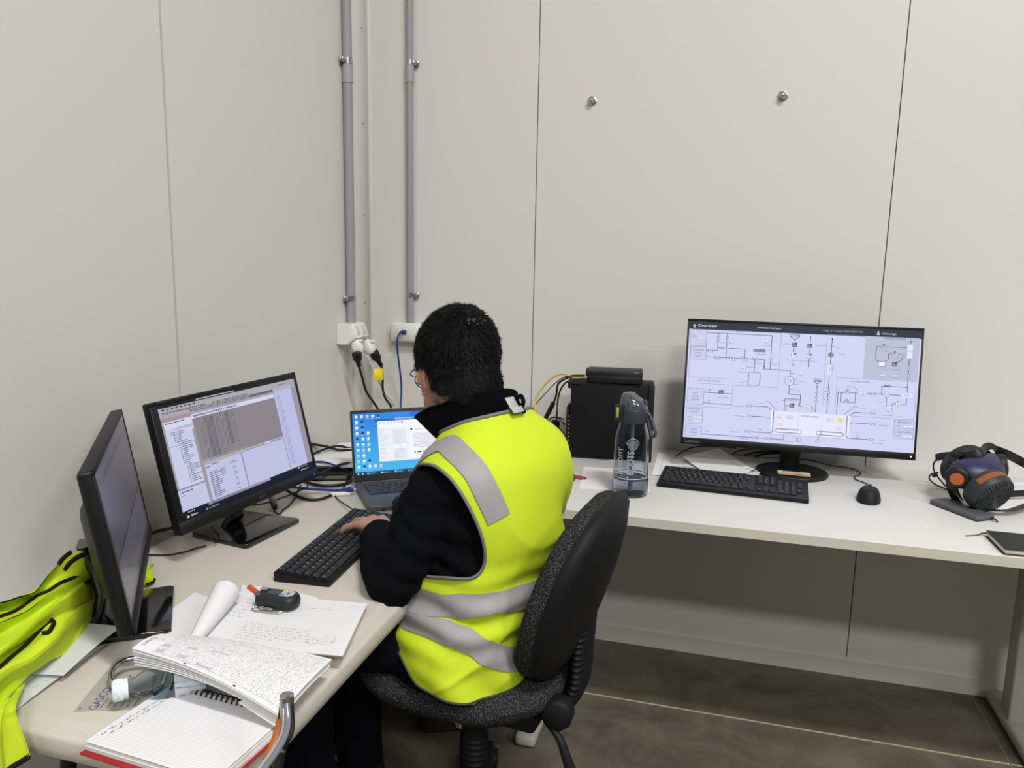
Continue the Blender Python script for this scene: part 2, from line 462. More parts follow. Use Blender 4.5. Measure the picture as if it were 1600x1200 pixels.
def cord(name, pts, r, m, label, plug=None, plabel=None, group=None):
    mb = MB(); mb.tube(pts, r, m, 10, 7)
    o = mb.build(name, label=label, cat='cable', group=group)
    if plug:
        a, b, rr = plug; a = Vector(a); b = Vector(b); d = (b-a)
        q = MB(); q.rings([ring(a+d*k, d, rr*f, 16) for k, f in ((0, .85), (.04, 1), (.45, .98), (.6, .62), (.72, .52), (.86, .42), (.87, .52), (.95, .5), (1, .3))], M_black)
        q.build('plug', o)
    return o
pa = atx(557, 551, .075); pb = atx(561, 573, .078)
cord('mains_cable', [pb, atx(566, 590, .08), atx(573, 613, .085), atx(588, 635, .09), atx(602, 660, .1), at(612, 700, .71)], .0042, M_cable, 'black power cord dropping from the left adaptor behind the laptop', (pa, pb, .0165))
pa = atx(583, 549, .085); pb = atx(596, 572, .10)
cord('mains_cable', [pb, atx(598, 590, .11), atx(598, 606, .11), atx(602, 622, .12), atx(612, 640, .12), at(620, 700, .71)], .0042, M_cable, 'black power cord with a yellow test tag, from the right adaptor', (pa, pb, .0165))
cord('mains_cable', [atx(574, 556, .08), atx(582, 574, .085), atx(592, 596, .09), atx(604, 617, .1), atx(622, 642, .11), at(636, 700, .71)], .0030, M_white, 'thin white lead hanging between the two black power cords')
yt = mat('yellow_test_tag', (236, 216, 30), .5)
c = atx(594, 585, .114)
mb = MB(frame(c, (.55, .80, -.02), (0.02, .0, 1))); mb.box((-.008, 0, 0), (.034, .040, .0008), yt, .0003, 1)
mb.tube([(.008, .019, 0), (.008, -.019, 0)], .0055, yt, 12, spline=False)
o = mb.build('test_tag', label='yellow test tag wrapped round the black power cord', cat='tag')
mb = MB(frame(c, (.55, .80, -.02), (0.02, .0, 1)))
for k in range(6): mb.box((.008, .015-.006*k, .0058), (.006, .0015, .0006), M_ink)
mb.build('printed_lines', o)
# ================================================================= desks
ZR, ZL = .72, .695
# white office desk along the back wall
t = thing('office_desk', (1.9, -.362, 0), 'long white office desk against the back wall with the large monitor', 'desk')
L0, L1 = .74, 3.04
mb = MB(); mb.box(((L0+L1)/2-1.9, 0, ZR-.0125), (L1-L0, .7237, .025), M_desk, .0015, 2); mb.build('desktop', t)
mb = MB(); mb.box(((L0+L1)/2-1.9, -.3625, ZR-.0128), (L1-L0-.01, .0012, .0235), M_desk_edge); mb.box((L1-1.9+.0002, 0, ZR-.0128), (.0012, .715, .0235), M_desk_edge); mb.build('edge_band', t)
M_leg = mat('pale_grey_frame', (176, 176, 166), .45)
for x in (2.16, ):
    mb = MB(); X = x-1.9
    mb.box((X, .002, .021), (.075, .69, .034), M_leg, .012, 3); mb.build('foot', t)
    mb = MB(); mb.box((X, .2, .36), (.06, .07, .66), M_leg, .006, 2); mb.box((X, .0, ZR-.045), (.05, .6, .035), M_leg, .004, 2); mb.build('leg', t)
mb = MB(); X = .79-1.9
mb.box((X, .002, .021), (.06, .66, .034), M_leg, .012, 3); mb.build('foot', t)
mb = MB(); mb.box((X, .2, .36), (.05, .07, .66), M_leg, .006, 2); mb.box((X, .0, ZR-.045), (.05, .6, .035), M_leg, .004, 2); mb.build('leg', t)
mb = MB(); mb.box((1.45-1.9, .2, ZR-.05), (1.3, .04, .04), M_leg, .004, 2); mb.build('crossbar', t)

# blow moulded folding table along the left wall
tx0, tx1, ty0, ty1 = .022, .684, -1.812, -.045
cx, cy = (tx0+tx1)/2, (ty0+ty1)/2; w, l = tx1-tx0, ty1-ty0
t = thing('folding_table', (cx, cy, 0), 'off-white moulded folding table along the left wall under two monitors', 'table')
mb = MB()
R = []
for z, ins, rr in ((ZL-.048, .020, .05), (ZL-.048, .008, .062), (ZL-.043, .002, .068), (ZL-.030, 0, .07), (ZL-.015, 0, .07), (ZL-.010, .002, .068), (ZL-.008, .006, .066), (ZL-.0075, .020, .055), (ZL-.006, .0235, .052), (ZL-.0015, .0265, .049), (ZL, .031, .045)):
    R.append([Vector((p[0], p[1], z)) for p in rrect(w-2*ins, l-2*ins, rr, 8)])
mb.rings(R, M_plast, cap=True)
mb.build('tabletop', t)
M_tleg = mat('table_leg_grey', (40, 40, 42), .4, .3)
for yy in (-.62, .62):
    for xx in (-.2, .2):
        mb = MB(); mb.tube([(xx, yy, ZL-.05), (xx*1.05, yy*1.04, .35), (xx*1.15, yy*1.10, .012)], .0135, M_tleg, 12, 3); mb.build('leg', t)
    mb = MB(); mb.tube([(-.215, yy*1.05, .27), (.215, yy*1.05, .27)], .011, M_tleg, 12, spline=False); mb.build('crossbar', t)

# ================================================================= monitors
def frame_mon(c, yaw, tilt, roll=0):
    cy_, sy_ = math.cos(yaw), math.sin(yaw); n = Vector((sy_, -cy_, 0)); r = Vector((cy_, sy_, 0)); up = Vector((0, 0, 1))
    n2 = n*math.cos(tilt)+up*math.sin(tilt); u2 = up*math.cos(tilt)-n*math.sin(tilt)
    r3 = r*math.cos(roll)+u2*math.sin(roll); u3 = -r*math.sin(roll)+u2*math.cos(roll)
    return Matrix(((r3[0], u3[0], n2[0], c[0]), (r3[1], u3[1], n2[1], c[1]), (r3[2], u3[2], n2[2], c[2]), (0, 0, 0, 1)))
def monitor(name, P, W, Hh, bz, base_c, label, zdesk, stand, scr=None, thick=.018, back=.045):
    """P: pose of the panel front (local x right, y up, z out). bz = bezel left,right,top,bottom"""
    base = Vector((base_c[0], base_c[1], zdesk))
    n = P.col[2].to_3d(); yaw = math.atan2(n.x, -n.y)
    t = thing(name, base, label, 'monitor', yaw)
    bpy.context.view_layer.update()
    Q = Matrix.Translation(base) @ Matrix.Rotation(yaw, 4, 'Z'); L = Q.inverted() @ P
    l, r, tp, bt = bz; sw, sh = W-l-r, Hh-tp-bt; sx, sy = (l-r)/2, (bt-tp)/2
    mb = MB(L)
    # housing: frame strips plus shallow back shell
    R = []
    for z, ins, rr in ((-.0005, .001, .004), (-.002, 0, .005), (-thick, 0, .005), (-thick-.004, .004, .005)):
        R.append([Vector((p[0], p[1], z)) for p in rrect(W-2*ins, Hh-2*ins, rr, 3)])
    R += [[Vector((p[0], p[1]-Hh*.06, z)) for p in rrect(W*a, Hh*b, .02, 3)] for z, a, b in ((-thick-.006, .80, .72), (-thick-back*.6, .68, .6), (-thick-back, .5, .44))]
    mb.rings(R[::-1], M_black); mb.build('housing', t)
    mb = MB(L)
    for c_, d_ in (((0, Hh/2-tp/2, 0), (W, tp, .003)), ((0, -Hh/2+bt/2, .0008), (W, bt, .005)), ((-W/2+l/2, 0, 0), (l, Hh, .003)), ((W/2-r/2, 0, 0), (r, Hh, .003))):
        mb.box(c_, d_, M_black, .0008, 1)
    bez = mb.build('bezel', t)
    return t, L, (sx, sy, sw, sh), bez
def screen_fn(sx, sy, z0=.0004):
    return lambda x, y, dz: Vector((sx+x, sy+y, z0+dz))
# ---------------------------------------------------------------- large monitor with the plant overview
P = frame_mon((1.4794, -.19, .9876), .0693, .1375, -.0089)
t, L, (sx, sy, sw, sh), bez = monitor('monitor', P, .6635, .3813, (.0058, .0058, .0075, .0205), (1.478, -.165), 'large widescreen monitor on the white desk showing a plant flow diagram', ZR, None, back=.05)
MB(L).text('Lenovo', .0135, mat('logo_grey', (120, 120, 122), .4), Matrix.Translation((-.297, -.1812, .0036)), 'CENTER', 1.1).build('brand_lettering', bez)
mb = MB(L); mb.lathe([(.0022, 0), (.0020, .0006)], mat('power_led', (240, 240, 240), .4, emit=(255, 255, 255), es=1.2), 12, (.319, -.180, .0034)); mb.build('power_light', bez)
# stand
Z0 = .0
mb = MB(); mb.tube([(0, .03, .010), (0, .032, .08), (0, .036, .20)], .030, M_black, 20, 4, flat=((1, 0, 0), .45)); mb.build('stand_neck', t)
mb = MB(); R = []
for z, k in ((0, .985), (.004, 1), (.008, .995), (.012, .96), (.0135, .9)):
    R.append([Vector((.106*k*math.cos(a), -.01+.094*k*math.sin(a), z)) for a in [2*PI*i/64 for i in range(64)]])
mb.rings(R, M_black); bs = mb.build('stand_base', t)
lab = mat('gold_label', (196, 170, 128), .5); labw = mat('label_white', (224, 220, 208), .5)
mb = MB(Matrix.Translation((-.0, -.060, .0138)) @ Matrix.Rotation(-.10, 4, 'Z'))
mb.box((0, .0, .0003), (.092, .038, .0008), lab); mb.box((0, .012, .0008), (.092, .014, .0004), labw)
for k in range(7): mb.box((-.028+k*.0072, .012, .0011), (.0055, .0045, .0002), M_ink)
mb.box((.02, -.008, .0008), (.03, .007, .0002), mat('label_brown', (140, 104, 70), .5))
mb.build('asset_label', bs)

mb = MB(L); fn = screen_fn(sx, sy)
src = [(1078.4, 501), (1440.3, 514.6), (1425.3, 709.6), (1067.8, 682)]
dst = [(-sw/2, sh/2), (sw/2, sh/2), (sw/2, -sh/2), (-sw/2, -sh/2)]
D = Draw(mb, fn, H=homog(src, dst))
A = lambda x, y: (1060+x/8, 490+y/8)
B = lambda x, y: (1250+x/8, 500+y/8)
Cc = lambda x, y: (1060+x/8, 600+y/8)
E_ = lambda x, y: (1240+x/8, 610+y/8)
BG, BAR, LN, LT, TX, WH = (206, 208, 240), (50, 56, 68), (50, 52, 78), (140, 140, 172), (78, 78, 112), (234, 234, 252)
D.k = 0; D.rect(*src[0], *src[2], BG); D.up()
D.poly([(-sw/2, sh/2), (sw/2, sh/2), (sw/2, sh/2-.0235), (-sw/2, sh/2-.0235)], BAR, True)
D.up(); 
D.poly([D.p(*B(805, 185)), (D.p(*B(1495, 205))[0], D.p(*B(805, 185))[1]), (D.p(*B(1495, 205))[0], D.p(*B(775, 725))[1]), (D.p(*B(805, 185))[0], D.p(*B(775, 725))[1])], (186, 188, 210), True)
D.rect(*Cc(1192, 335), *E_(625, 610), (228, 226, 250)); D.up()
m_, n_ = 1.0, .0008
k1, k2 = .0015, .0010
H_ = D.H; D.H = None
for j in range(3): D.rect(-sw/2+.011, sh/2-.0098-j*.0033, -sw/2+.0175, sh/2-.0118-j*.0033, WH)
ty = sh/2-.0122
D.text(-sw/2+.0245, ty, 'Overview', .0125, WH, 'LEFT', 1.12)
D.text(-.108+.013, ty+.0012, 'Sterilisation Small cycle', .0072, WH, 'CENTER')
D.text(.112, ty+.001, 'Friday, 27 October 2023, 9:38:41 AM', .0072, (168, 172, 180), 'CENTER')
D.disc(.2085, ty+.003, .0026, WH); D.poly([(.204, ty-.0045), (.213, ty-.0045), (.2115, ty-.0005), (.2055, ty-.0005)], WH, True)
D.text(.2185, ty-.0005, 'Click to login', .0072, WH, 'LEFT')
D.H = H_
def L_(pts, w=k1, c=LN, **kw): D.line(pts, w, c, **kw)
def valve(p, horiz=True, fill=WH, act=False, s=.0066):
    x, y = D.p(*p); D.H = None; D.up()
    q = ((-s, -s*.6), (-s, s*.6), (s, -s*.6), (s, s*.6))
    tri = [[(-s, -s*.62), (0, 0), (-s, s*.62)], [(s, s*.62), (0, 0), (s, -s*.62)]]
    if not horiz: tri = [[(b, a) for a, b in t_] for t_ in tri]
    for t_ in tri:
        pt = [(x+a, y+b) for a, b in t_]; D.poly(pt, fill, True); D.up(); D.line(pt+[pt[0]], k2, LN, False); D.k -= 1
    if act:
        D.up(); D.line([(x, y), (x, y+s*.8)], k2, LN); D.line([(x-s*.5, y+s*.7), (x-s*.35, y+s*1.15), (x+s*.35, y+s*1.15), (x+s*.5, y+s*.7), (x-s*.5, y+s*.7)], k2, LN, False); D.k -= 1
    D.k -= 1; D.H = H_
def tagb(p, w=.0155, h=.0048, fill=WH, lab=True, edge=LT, txt='0.0 C'):
    x, y = D.p(*p); D.H = None; D.up(); D.rect(x-w/2, y-h/2, x+w/2, y+h/2, fill, .0007, edge); D.up(); D.text(x, y, txt, h*.75, TX)
    if lab is True: D.text(x, y-h*1.15, 'TI %d' % rnd.randint(101, 999), .0042, TX)
    elif lab: D.text(x, y-h*1.15, lab, .0042, TX)
    D.k -= 2; D.H = H_
def small(p, t_, s=.0044, al='CENTER'): D.up(); D.text(*p, t_, s, TX, al); D.k -= 1
def hatch(p, fill=(140, 140, 160), s=.0062, arrow=1):
    x, y = D.p(*p); D.H = None; D.up(); D.rect(x-s, y-s*.85, x+s, y+s*.85, fill, k1, LN); D.up()
    D.line([(x+s*1.1, y+s*1.1), (x, y)], k1*1.2, (30, 30, 44), False)
    e = (x, y) if arrow == 1 else (x+s*1.1, y+s*1.1); g = 1 if arrow == 1 else -1
    D.poly([e, (e[0]+g*s*.75, e[1]+g*s*.15), (e[0]+g*s*.15, e[1]+g*s*.75)], (30, 30, 44), True); D.k -= 2; D.H = H_
def pump(p, r=.0062, fill=WH):
    x, y = D.p(*p); D.H = None; D.up(); D.disc(x, y, r, fill, 24, LN, k2*1.3); D.up(); q = [(x-r*.35, y-r*.55), (x+r*.6, y), (x-r*.35, y+r*.55)]; D.line(q+[q[0]], k2, LN, False); D.k -= 2; D.H = H_
def arrow(p, d, s=.0036):
    x, y = D.p(*p); D.H = None; D.up(); D.poly([(x-s*.6, y), (x+s*.6, y), (x, y+d*s*1.9)], (24, 24, 36), True); D.k -= 1; D.H = H_
def hopper(p, s=.0135):
    x, y = D.p(*p); D.H = None; D.line([(x-s, y+s*.35), (x+s, y+s*.35), (x+s, y), (x, y-s*.75), (x-s, y), (x-s, y+s*.35)], k1, LN, False); D.line([(x-s, y), (x+s, y)], k2, LN); D.H = H_
def dbox(p, q, *txt):
    D.rect(*p, *q, (200, 202, 232), k1, LN, dash=.0035); D.up(); cx_ = (D.p(*p)[0]+D.p(*q)[0])/2; y_ = (D.p(*p)[1]+D.p(*q)[1])/2
    D.H = None
    for i, s_ in enumerate(txt): D.text(cx_, y_+(len(txt)-1)*.0045-.009*i, s_, .0068, TX)
    D.H = H_; D.k -= 1
# dosing zone
D.rect(*A(165, 190), *A(1225, 925), None, .0009, LT)
small(A(765, 222), 'DOSING', .0065)
D.rect(*A(165, 193), *A(345, 403), (200, 202, 232), k1, LN, dash=.0035); small(A(262, 228), 'N2 / AIR'); small(A(205, 268), 'MAIN', al='CENTER'); small(A(205, 290), 'SUPPLY'); tagb(A(293, 297), lab=False)
dbox(A(158, 405), A(340, 570), 'ETHYLENE', 'OXIDE', 'DRUM')
L_([A(355, 233), A(1158, 265), A(1135, 690)]); L_([A(497, 237), A(485, 460), A(350, 455)]); L_([A(605, 240), A(588, 545)])
L_([A(487, 425), A(573, 427)]); L_([A(620, 430), A(822, 440), A(815, 552)]); L_([A(345, 535), A(1060, 568)])
L_([A(1062, 568), A(1060, 690), A(1382, 710), A(1375, 780)]); arrow(A(1060, 648), -1)
L_([A(945, 570), A(938, 722)]); L_([A(840, 665), A(938, 675)], k2); L_([A(830, 845), A(862, 847)], k2); L_([A(1130, 340), A(1150, 342)], k2); L_([A(1070, 458), A(1150, 462)], k2)
for p_, h_ in (((492, 310), 0), ((602, 315), 0), ((400, 457), 1), ((480, 540), 1), ((665, 547), 1), ((815, 553), 1), ((948, 563), 1), ((1140, 585), 0)): valve(A(*p_), bool(h_))
valve(A(944, 590), False, s=.0045)
for p_ in ((545, 362), (655, 368), (412, 490), (492, 575), (675, 583), (828, 590), (1002, 620), (1190, 632)): small(A(*p_), 'MV %d' % rnd.randint(100, 999))
tagb(A(1078, 335)); small(A(1090, 392), 'DOSE FLOW'); D.rect(*A(930, 437), *A(1072, 475), (140, 140, 165), k2, LN); small(A(970, 486), 'TI 202'); small(A(1015, 505), 'VAPORISER'); tagb(A(790, 660)); small(A(792, 728), 'DOSE WEIGHT'); tagb(A(782, 838))
x0, y0 = D.p(*A(868, 725)); x1, y1 = D.p(*A(1000, 895)); D.H = None; D.line([(a+(x0+x1)/2, b+(y0+y1)/2) for a, b in rrect(x1-x0, abs(y1-y0), .004, 4)]+[((x1-x0)/2+(x0+x1)/2, abs(y1-y0)/2-.004+(y0+y1)/2)], k1, LN, False); D.H = H_
# hot water system
D.rect(*A(110, 790), *A(668, 815)[:1], A(0, 0)[1]) if 0 else None
L_([A(130, 788), A(678, 812), A(652+0, 1180)], .0009, LT); L_([Cc(300, 280), Cc(650, 300)], .0009, LT); small(A(380, 838), 'HOT WATER SYSTEM', .0068)
dbox(Cc(122, 45), Cc(308, 262), 'HOT', 'WATER', 'BOILER'); L_([Cc(315, 100), Cc(660, 120)]); L_([Cc(308, 235), Cc(650, 256)]); tagb(Cc(390, 42)); L_([Cc(388, 58), Cc(386, 103)], k2); tagb(Cc(385, 178)); L_([Cc(380, 195), Cc(378, 236)], k2); hatch(Cc(528, 98)); small(Cc(555, 165), 'CIRCULATION')
D.rect(*Cc(105, 280), *Cc(295, 500), (200, 202, 232), k1, LN, dash=.0035); small(Cc(200, 310), 'PRE-COND', .0068); small(Cc(200, 345), 'ROOM', .0068)
for y_ in (410, 456): tagb(Cc(238, y_), .0235, .0052, lab=False); small(Cc(148, y_-3), 'TEMP:')
dbox(Cc(95, 515), Cc(285, 650), 'STEAM', 'BOILER'); L_([Cc(285, 620), Cc(1295, 690), Cc(1297, 632)]); tagb(Cc(360, 562)); L_([Cc(357, 580), Cc(357, 625)], k2)
L_([Cc(910, 272), Cc(1100, 285)]); L_([Cc(1100, 285), Cc(1142, 325)], snap=False); L_([Cc(905, 400), Cc(1110, 412)]); L_([Cc(1110, 412), Cc(1130, 440)], snap=False); L_([Cc(888, 595), Cc(1130, 610)]); L_([Cc(1130, 610), Cc(1162, 592)], snap=False)
for p_, h_ in (((870, 272), 1), ((864, 398), 1), ((848, 593), 1), ((937, 670), 1), ((1103, 682), 1)): valve(Cc(*p_))
small(Cc(740, 277), 'STEAM INJECTION'); small(Cc(755, 400), 'WATER DRAIN'); small(Cc(700, 597), 'EXTERNAL AIR'); small(Cc(812, 683), 'STEAM MAINS'); small(Cc(1315, 720), 'CONDENSATE RETURN')
tagb(Cc(1003, 540)); L_([Cc(1005, 558), Cc(1005, 605)], k2); tagb(Cc(1025, 208)); L_([Cc(1085, 215), Cc(1118, 218)], k2); L_([Cc(1118, 218), Cc(1215, 335)], k2, snap=False); tagb(Cc(1215, 198)); L_([Cc(1265, 200), Cc(1310, 203)], k2); L_([Cc(1305, 338), Cc(1310, 180), Cc(1490, 188), Cc(1480, 275), Cc(1530, 278)])
L_([Cc(1325, 338), Cc(1328, 268), Cc(1365, 268)]); hatch(Cc(1400, 268), arrow=0); small(Cc(1410, 208), 'RECIRC FAN')
# bubble, circulation
L_([A(1370, 890), A(1365, 1005), A(1508, 1010)]); L_([Cc(1508, 130), Cc(1495, 275)])
pump(A(1370, 838), .0135, (214, 216, 244)); L_([A(1382, 742), A(1445, 742)], k2); tagb(A(1500, 740)); L_([A(1370, 945), A(1430, 945)], k2); tagb(A(1487, 945)); L_([A(1395, 808), A(1395, 870)], .0016); L_([A(1395, 808), A(1460, 808)], k2); L_([A(1395, 875), A(1460, 877)], k2); small(A(1500, 842), 'EVAPORATOR')
hopper(A(1440, 275)); L_([A(1440, 310), A(1440, 350)]); hatch(A(1433, 382)); hatch(A(1425, 510), WH); L_([A(1430, 420), A(1430, 475)]); L_([A(1420, 550), A(1418, 640)]); arrow(A(1420, 625), -1); small(A(1335, 373), 'CHAMBER VENT'); L_([A(1340, 575), B(210, 515)], k2, dash=.004)
arrow(B(113, 215), 1); L_([B(113, 210), B(108, 275)]); hatch(B(104, 313)); hatch(B(96, 440), WH); L_([B(104, 350), B(100, 400)]); L_([B(95, 478), B(90, 575)]); arrow(B(90, 580), 1, .0028); small(B(240, 310), 'EXHAUST FAN')
# right zones
L_([B(325, 165), B(805, 185)], .0009, LT); L_([B(325, 165), B(260, 1050)], .0009, LT); 
arrow(B(385, 235), 1); L_([B(385, 230), B(372, 390)]); L_([B(385, 322), B(415, 322)], k2); tagb(B(470, 322)); pump(B(368, 427), .0072, (150, 150, 172)); small(B(505, 422), 'BLOWER'); L_([B(365, 465), B(360, 550)]); D.rect(*B(332, 552), *B(390, 680), (226, 228, 248), .0004, LT)
x_, y_ = D.p(*B(361, 618)); D.H = None; D.up(); D.text(x_-.002, y_, 'COLD', .0062, TX, ang=PI/2); D.text(x_+.0052, y_, 'SCRUBBER', .0062, TX, ang=PI/2); D.k -= 1; D.H = H_
L_([B(347, 685), E_(395, 290)]); valve(B(338, 885), False); valve(B(328, 988), False); small(B(298, 890), 'MV'); small(B(290, 990), 'MV')
hopper(B(200, 765), .0098); L_([B(195, 808), E_(258, 255)]); valve(B(192, 880), False); valve(B(184, 985), False); arrow(E_(256, 250), -1); small(B(205, 730), 'AIR INLET')
small(B(1170, 220), 'THERMAL OXIDISER', .0068); D.rect(*B(1335, 293), *B(1392, 470), (222, 230, 250), .0004, LT); small(B(1365, 380), 'TOX', .006); arrow(B(1373, 270), 1, .0042)
L_([B(1070, 322), B(1325, 335)]); L_([B(985, 322), B(940, 322), B(930, 485)]); L_([B(930, 485), B(965, 512)], snap=False); L_([B(1215, 418), B(1325, 423)]); L_([B(1130, 412), B(1095, 412), B(1085, 485)]); L_([B(1085, 485), B(1050, 510)], snap=False); D.rect(*B(968, 508), *B(1050, 575), WH, k1*1.2, LN); hatch(B(1168, 545)); L_([B(1180, 540), B(1265, 480)], snap=False); L_([B(1265, 480), B(1270, 445), B(1320, 448)])
valve(B(1030, 322), act=True); valve(B(1170, 415), act=True); small(B(1040, 378), 'TCV 803'); small(B(1180, 470), 'TCV 806'); tagb(B(1015, 685)); tagb(B(1175, 690)); L_([B(1355, 475), B(1325, 905)]); valve(B(1348, 592), False); valve(B(1338, 700), False); small(B(1185, 615), 'DILUTION AIR')
L_([B(445, 715), B(1445, 775)], .0009, LT); L_([B(445, 715), E_(490, 290)], .0009, LT); small(B(725, 768), 'VACUUM SYSTEM', .0068)
L_([E_(515, 300), B(455, 900), B(530, 900)]); L_([B(612, 905), B(705, 910)]); L_([B(495, 902), B(490, 1022), B(530, 1025)]); L_([B(600, 1028), B(668, 1028), B(678, 910)]); valve(B(572, 897), act=True); valve(B(562, 1022), act=True)
L_([B(575, 840), B(580, 825), B(662, 828)], k2, dash=.004); L_([B(662, 828), B(705, 885)], k2, snap=False); tagb(B(762, 912)); L_([B(818, 915), B(1030, 925)]); valve(B(888, 920)); L_([B(1000, 922), B(1005, 820), B(1328, 832)]); valve(B(1075, 820), fill=(140, 140, 165)); pump(B(1065, 930), .0074); L_([B(1105, 932), B(1240, 940)]); D.rect(*B(1242, 912), *B(1398, 970), (222, 230, 250), .0004, LT); small(B(1320, 943), 'V 700', .0058); tagb(B(980, 1003))
L_([B(1065, 970), E_(1140, 205)]); pump(E_(1170, 230), .0088); L_([E_(1130, 230), E_(1212, 232)], .0018, dash=.004); L_([E_(1215, 200), E_(1218, 165), E_(1255, 168)]); pump(E_(1290, 168), .0074); L_([E_(1335, 172), E_(1392, 174), E_(1398, 100)])
L_([E_(690, 315), E_(735, 275)], snap=False); L_([E_(735, 275), E_(940, 290)]); valve(E_(975, 290)); small(E_(1150, 315), 'VACUUM BREAK'); tagb(E_(852, 210)); L_([E_(610, 305), E_(735, 205)], k2, snap=False); L_([E_(735, 205), E_(795, 208)], k2)
L_([E_(690, 320), E_(1490, 358), E_(1500, 0)], .0009, LT); tagb(E_(1318, 308)); L_([E_(685, 420), E_(705, 405)], snap=False); L_([E_(705, 405), E_(925, 420)]); valve(E_(970, 422)); small(E_(1110, 445), 'WATER DRAIN'); L_([E_(635, 580), E_(660, 602)], snap=False); L_([E_(660, 602), E_(910, 620)]); valve(E_(953, 625)); tagb(E_(780, 548)); L_([E_(780, 565), E_(780, 610)], k2); small(E_(1085, 632), 'MV 460'); small(E_(1020, 672), 'STEAM RETURN')
for p_, q_, s_ in (((1245, 370), (1485, 490), '1'), ((1235, 495), (1470, 620), '2')):
    D.rect(*E_(*p_), *E_(*q_), (200, 202, 232), k1, LN, dash=.0035); small(E_((p_[0]+q_[0])/2+10, p_[1]+38), 'AERATION '+s_, .0072); tagb(E_((p_[0]+q_[0])/2+55, p_[1]+88), .0265, .0056, lab=False); small(E_(p_[0]+52, p_[1]+80), 'TEMP:', .0058)
# retort
D.k += 1
small(E_(185, 330), 'RETORT SYSTEM', .0072)
for a, b in ((E_(42, 290), E_(28, 520)), (E_(340, 295), E_(322, 520))): L_([a, b], .0005, LT)
for a, b in ((Cc(1160, 330), Cc(1130, 590)), (E_(672, 320), E_(655, 575))): D.line([a, b], .0052, (232, 234, 250))
D.line([Cc(1175, 332), Cc(1148, 590)], .0018, TX); D.line([E_(650, 320), E_(632, 570)], .0018, TX)
tagb(Cc(1252, 398), lab='LEVEL 1'); tagb(Cc(1378, 405), lab='PRESSURE'); tagb(Cc(1250, 500)); tagb(E_(428, 360), lab='LEVEL'); tagb(E_(562, 367), .0175, .0062, (246, 244, 60)); tagb(E_(548, 470))
for a, b, e in ((Cc(1200, 578), Cc(1490, 600), 1), (E_(292, 535), E_(598, 558), 0)):
    (xa, ya), (xb, yb) = D.p(*a), D.p(*b); ym = (ya+yb)/2; h = .0052; D.H = None
    D.line([(p_[0]+(xa+xb)/2, p_[1]+ym) for p_ in rrect(xb-xa, 2*h, h*.98, 6)]+[(xb, ym)], k1*1.2, LN, False); D.up(); D.disc(xb if e else xa, ym, .006, WH, 22, LN, k1*1.2); D.k -= 1; D.H = H_
L_([Cc(1490, 625), Cc(1485, 665)]); L_([E_(292, 560), E_(287, 600)]); pump(Cc(1480, 700)); pump(E_(283, 640)); L_([Cc(1175, 628), E_(605, 605)], .0009, LT)
L_([E_(200, 200), E_(215, 205), E_(215, 275)]); tagb(E_(142, 198), .018)
mb.build('screen', t)

# ---------------------------------------------------------------- two small black monitors on the folding table
def small_stand(t, P, L, lean):
    n = MB()
    # flat polygon foot and slab neck
    pts = [(-.092, -.088), (.092, -.088), (.098, -.080), (.090, .075), (.08, .085), (-.08, .085), (-.090, .075), (-.098, -.080)]
    n.slab(pts, .0, .011, M_blackg, .002, 2); foot = n.build('stand_base', t)
    n = MB(); R = []
    for y, z, w, d in ((.040, .009, .060, .022), (.030, .03, .052, .020), (.026, .06, .050, .018), (.034, .10, .052, .018), (.050, .15, .050, .018)):
        R.append([Vector((p[0], y+p[1], z)) for p in rrect(w, d, .006, 3)])
    n.rings(R, M_blackg); n.build('stand_neck', t)
AP = 1.735
P2 = frame_mon((.185, -1.054, .908), 1.468, .24, .003)
t2, L2, S2, bez2 = monitor('monitor', P2, .48, .48/1.70, (.019, .010, .0095, .026), (.175, -1.05), 'smaller black monitor left of the laptop showing grey engineering software', ZL, None, back=.035)
small_stand(t2, P2, L2, 0)
MB(L2).text('acer', .0125, mat('logo_dim', (70, 70, 74), .35), Matrix.Translation((.016, -.1300, .0036)), 'CENTER', 1.2).build('brand_lettering', bez2)
mb = MB(L2); mb.lathe([(.0014, 0), (.0012, .0006)], mat('blue_led', (60, 70, 220), .4, emit=(80, 90, 255), es=1.2), 10, (.222, -.132, .0034)); mb.build('power_light', bez2)
sx, sy, sw, sh = S2; mb = MB(L2); fn = screen_fn(sx, sy)
src = [(241.5, 632.5), (459, 589), (494.5, 736), (291.5, 821)]
dst = [(-sw/2, sh/2), (sw/2, sh/2), (sw/2, -sh/2), (-sw/2, -sh/2)]
D = Draw(mb, fn, H=homog(src, dst), dz=.00009)
G = lambda x, y: (220+x/4, 560+y/4)
U = lambda u, v: (-sw/2+u*sw, sh/2-v*sh)
def toUV(p): a = D.p(*p); return (round((a[0]+sw/2)/sw, 3), round((sh/2-a[1])/sh, 3))
D.H = None
def R_(u0, v0, u1, v1, c): D.poly([U(u0, v0), U(u1, v0), U(u1, v1), U(u0, v1)], c, True)
PAN, LAV, GR, DK = (168, 163, 172), (186, 186, 220), (134, 127, 134), (24, 26, 38)
D.k = 0; R_(0, 0, 1, 1, (150, 146, 156)); D.up()
R_(0, 0, 1, .028, DK); R_(0, .028, .99, .115, PAN); R_(.0, .955, 1, 1, (18, 24, 40)); R_(0, .925, 1, .957, (22, 28, 44)); R_(.16, .925, .62, .948, LAV)
R_(.185, .088, .80, .112, DK); R_(.185, .112, .80, .135, (160, 156, 168)); R_(.185, .135, .80, .172, (208, 206, 236))
R_(.0, .115, .185, .15, (160, 142, 142)); R_(.012, .15, .185, .255, (206, 206, 232)); R_(.012, .21, .185, .235, PAN); R_(.012, .235, .172, .73, (196, 198, 226)); R_(.0, .74, .175, .925, (190, 190, 222))
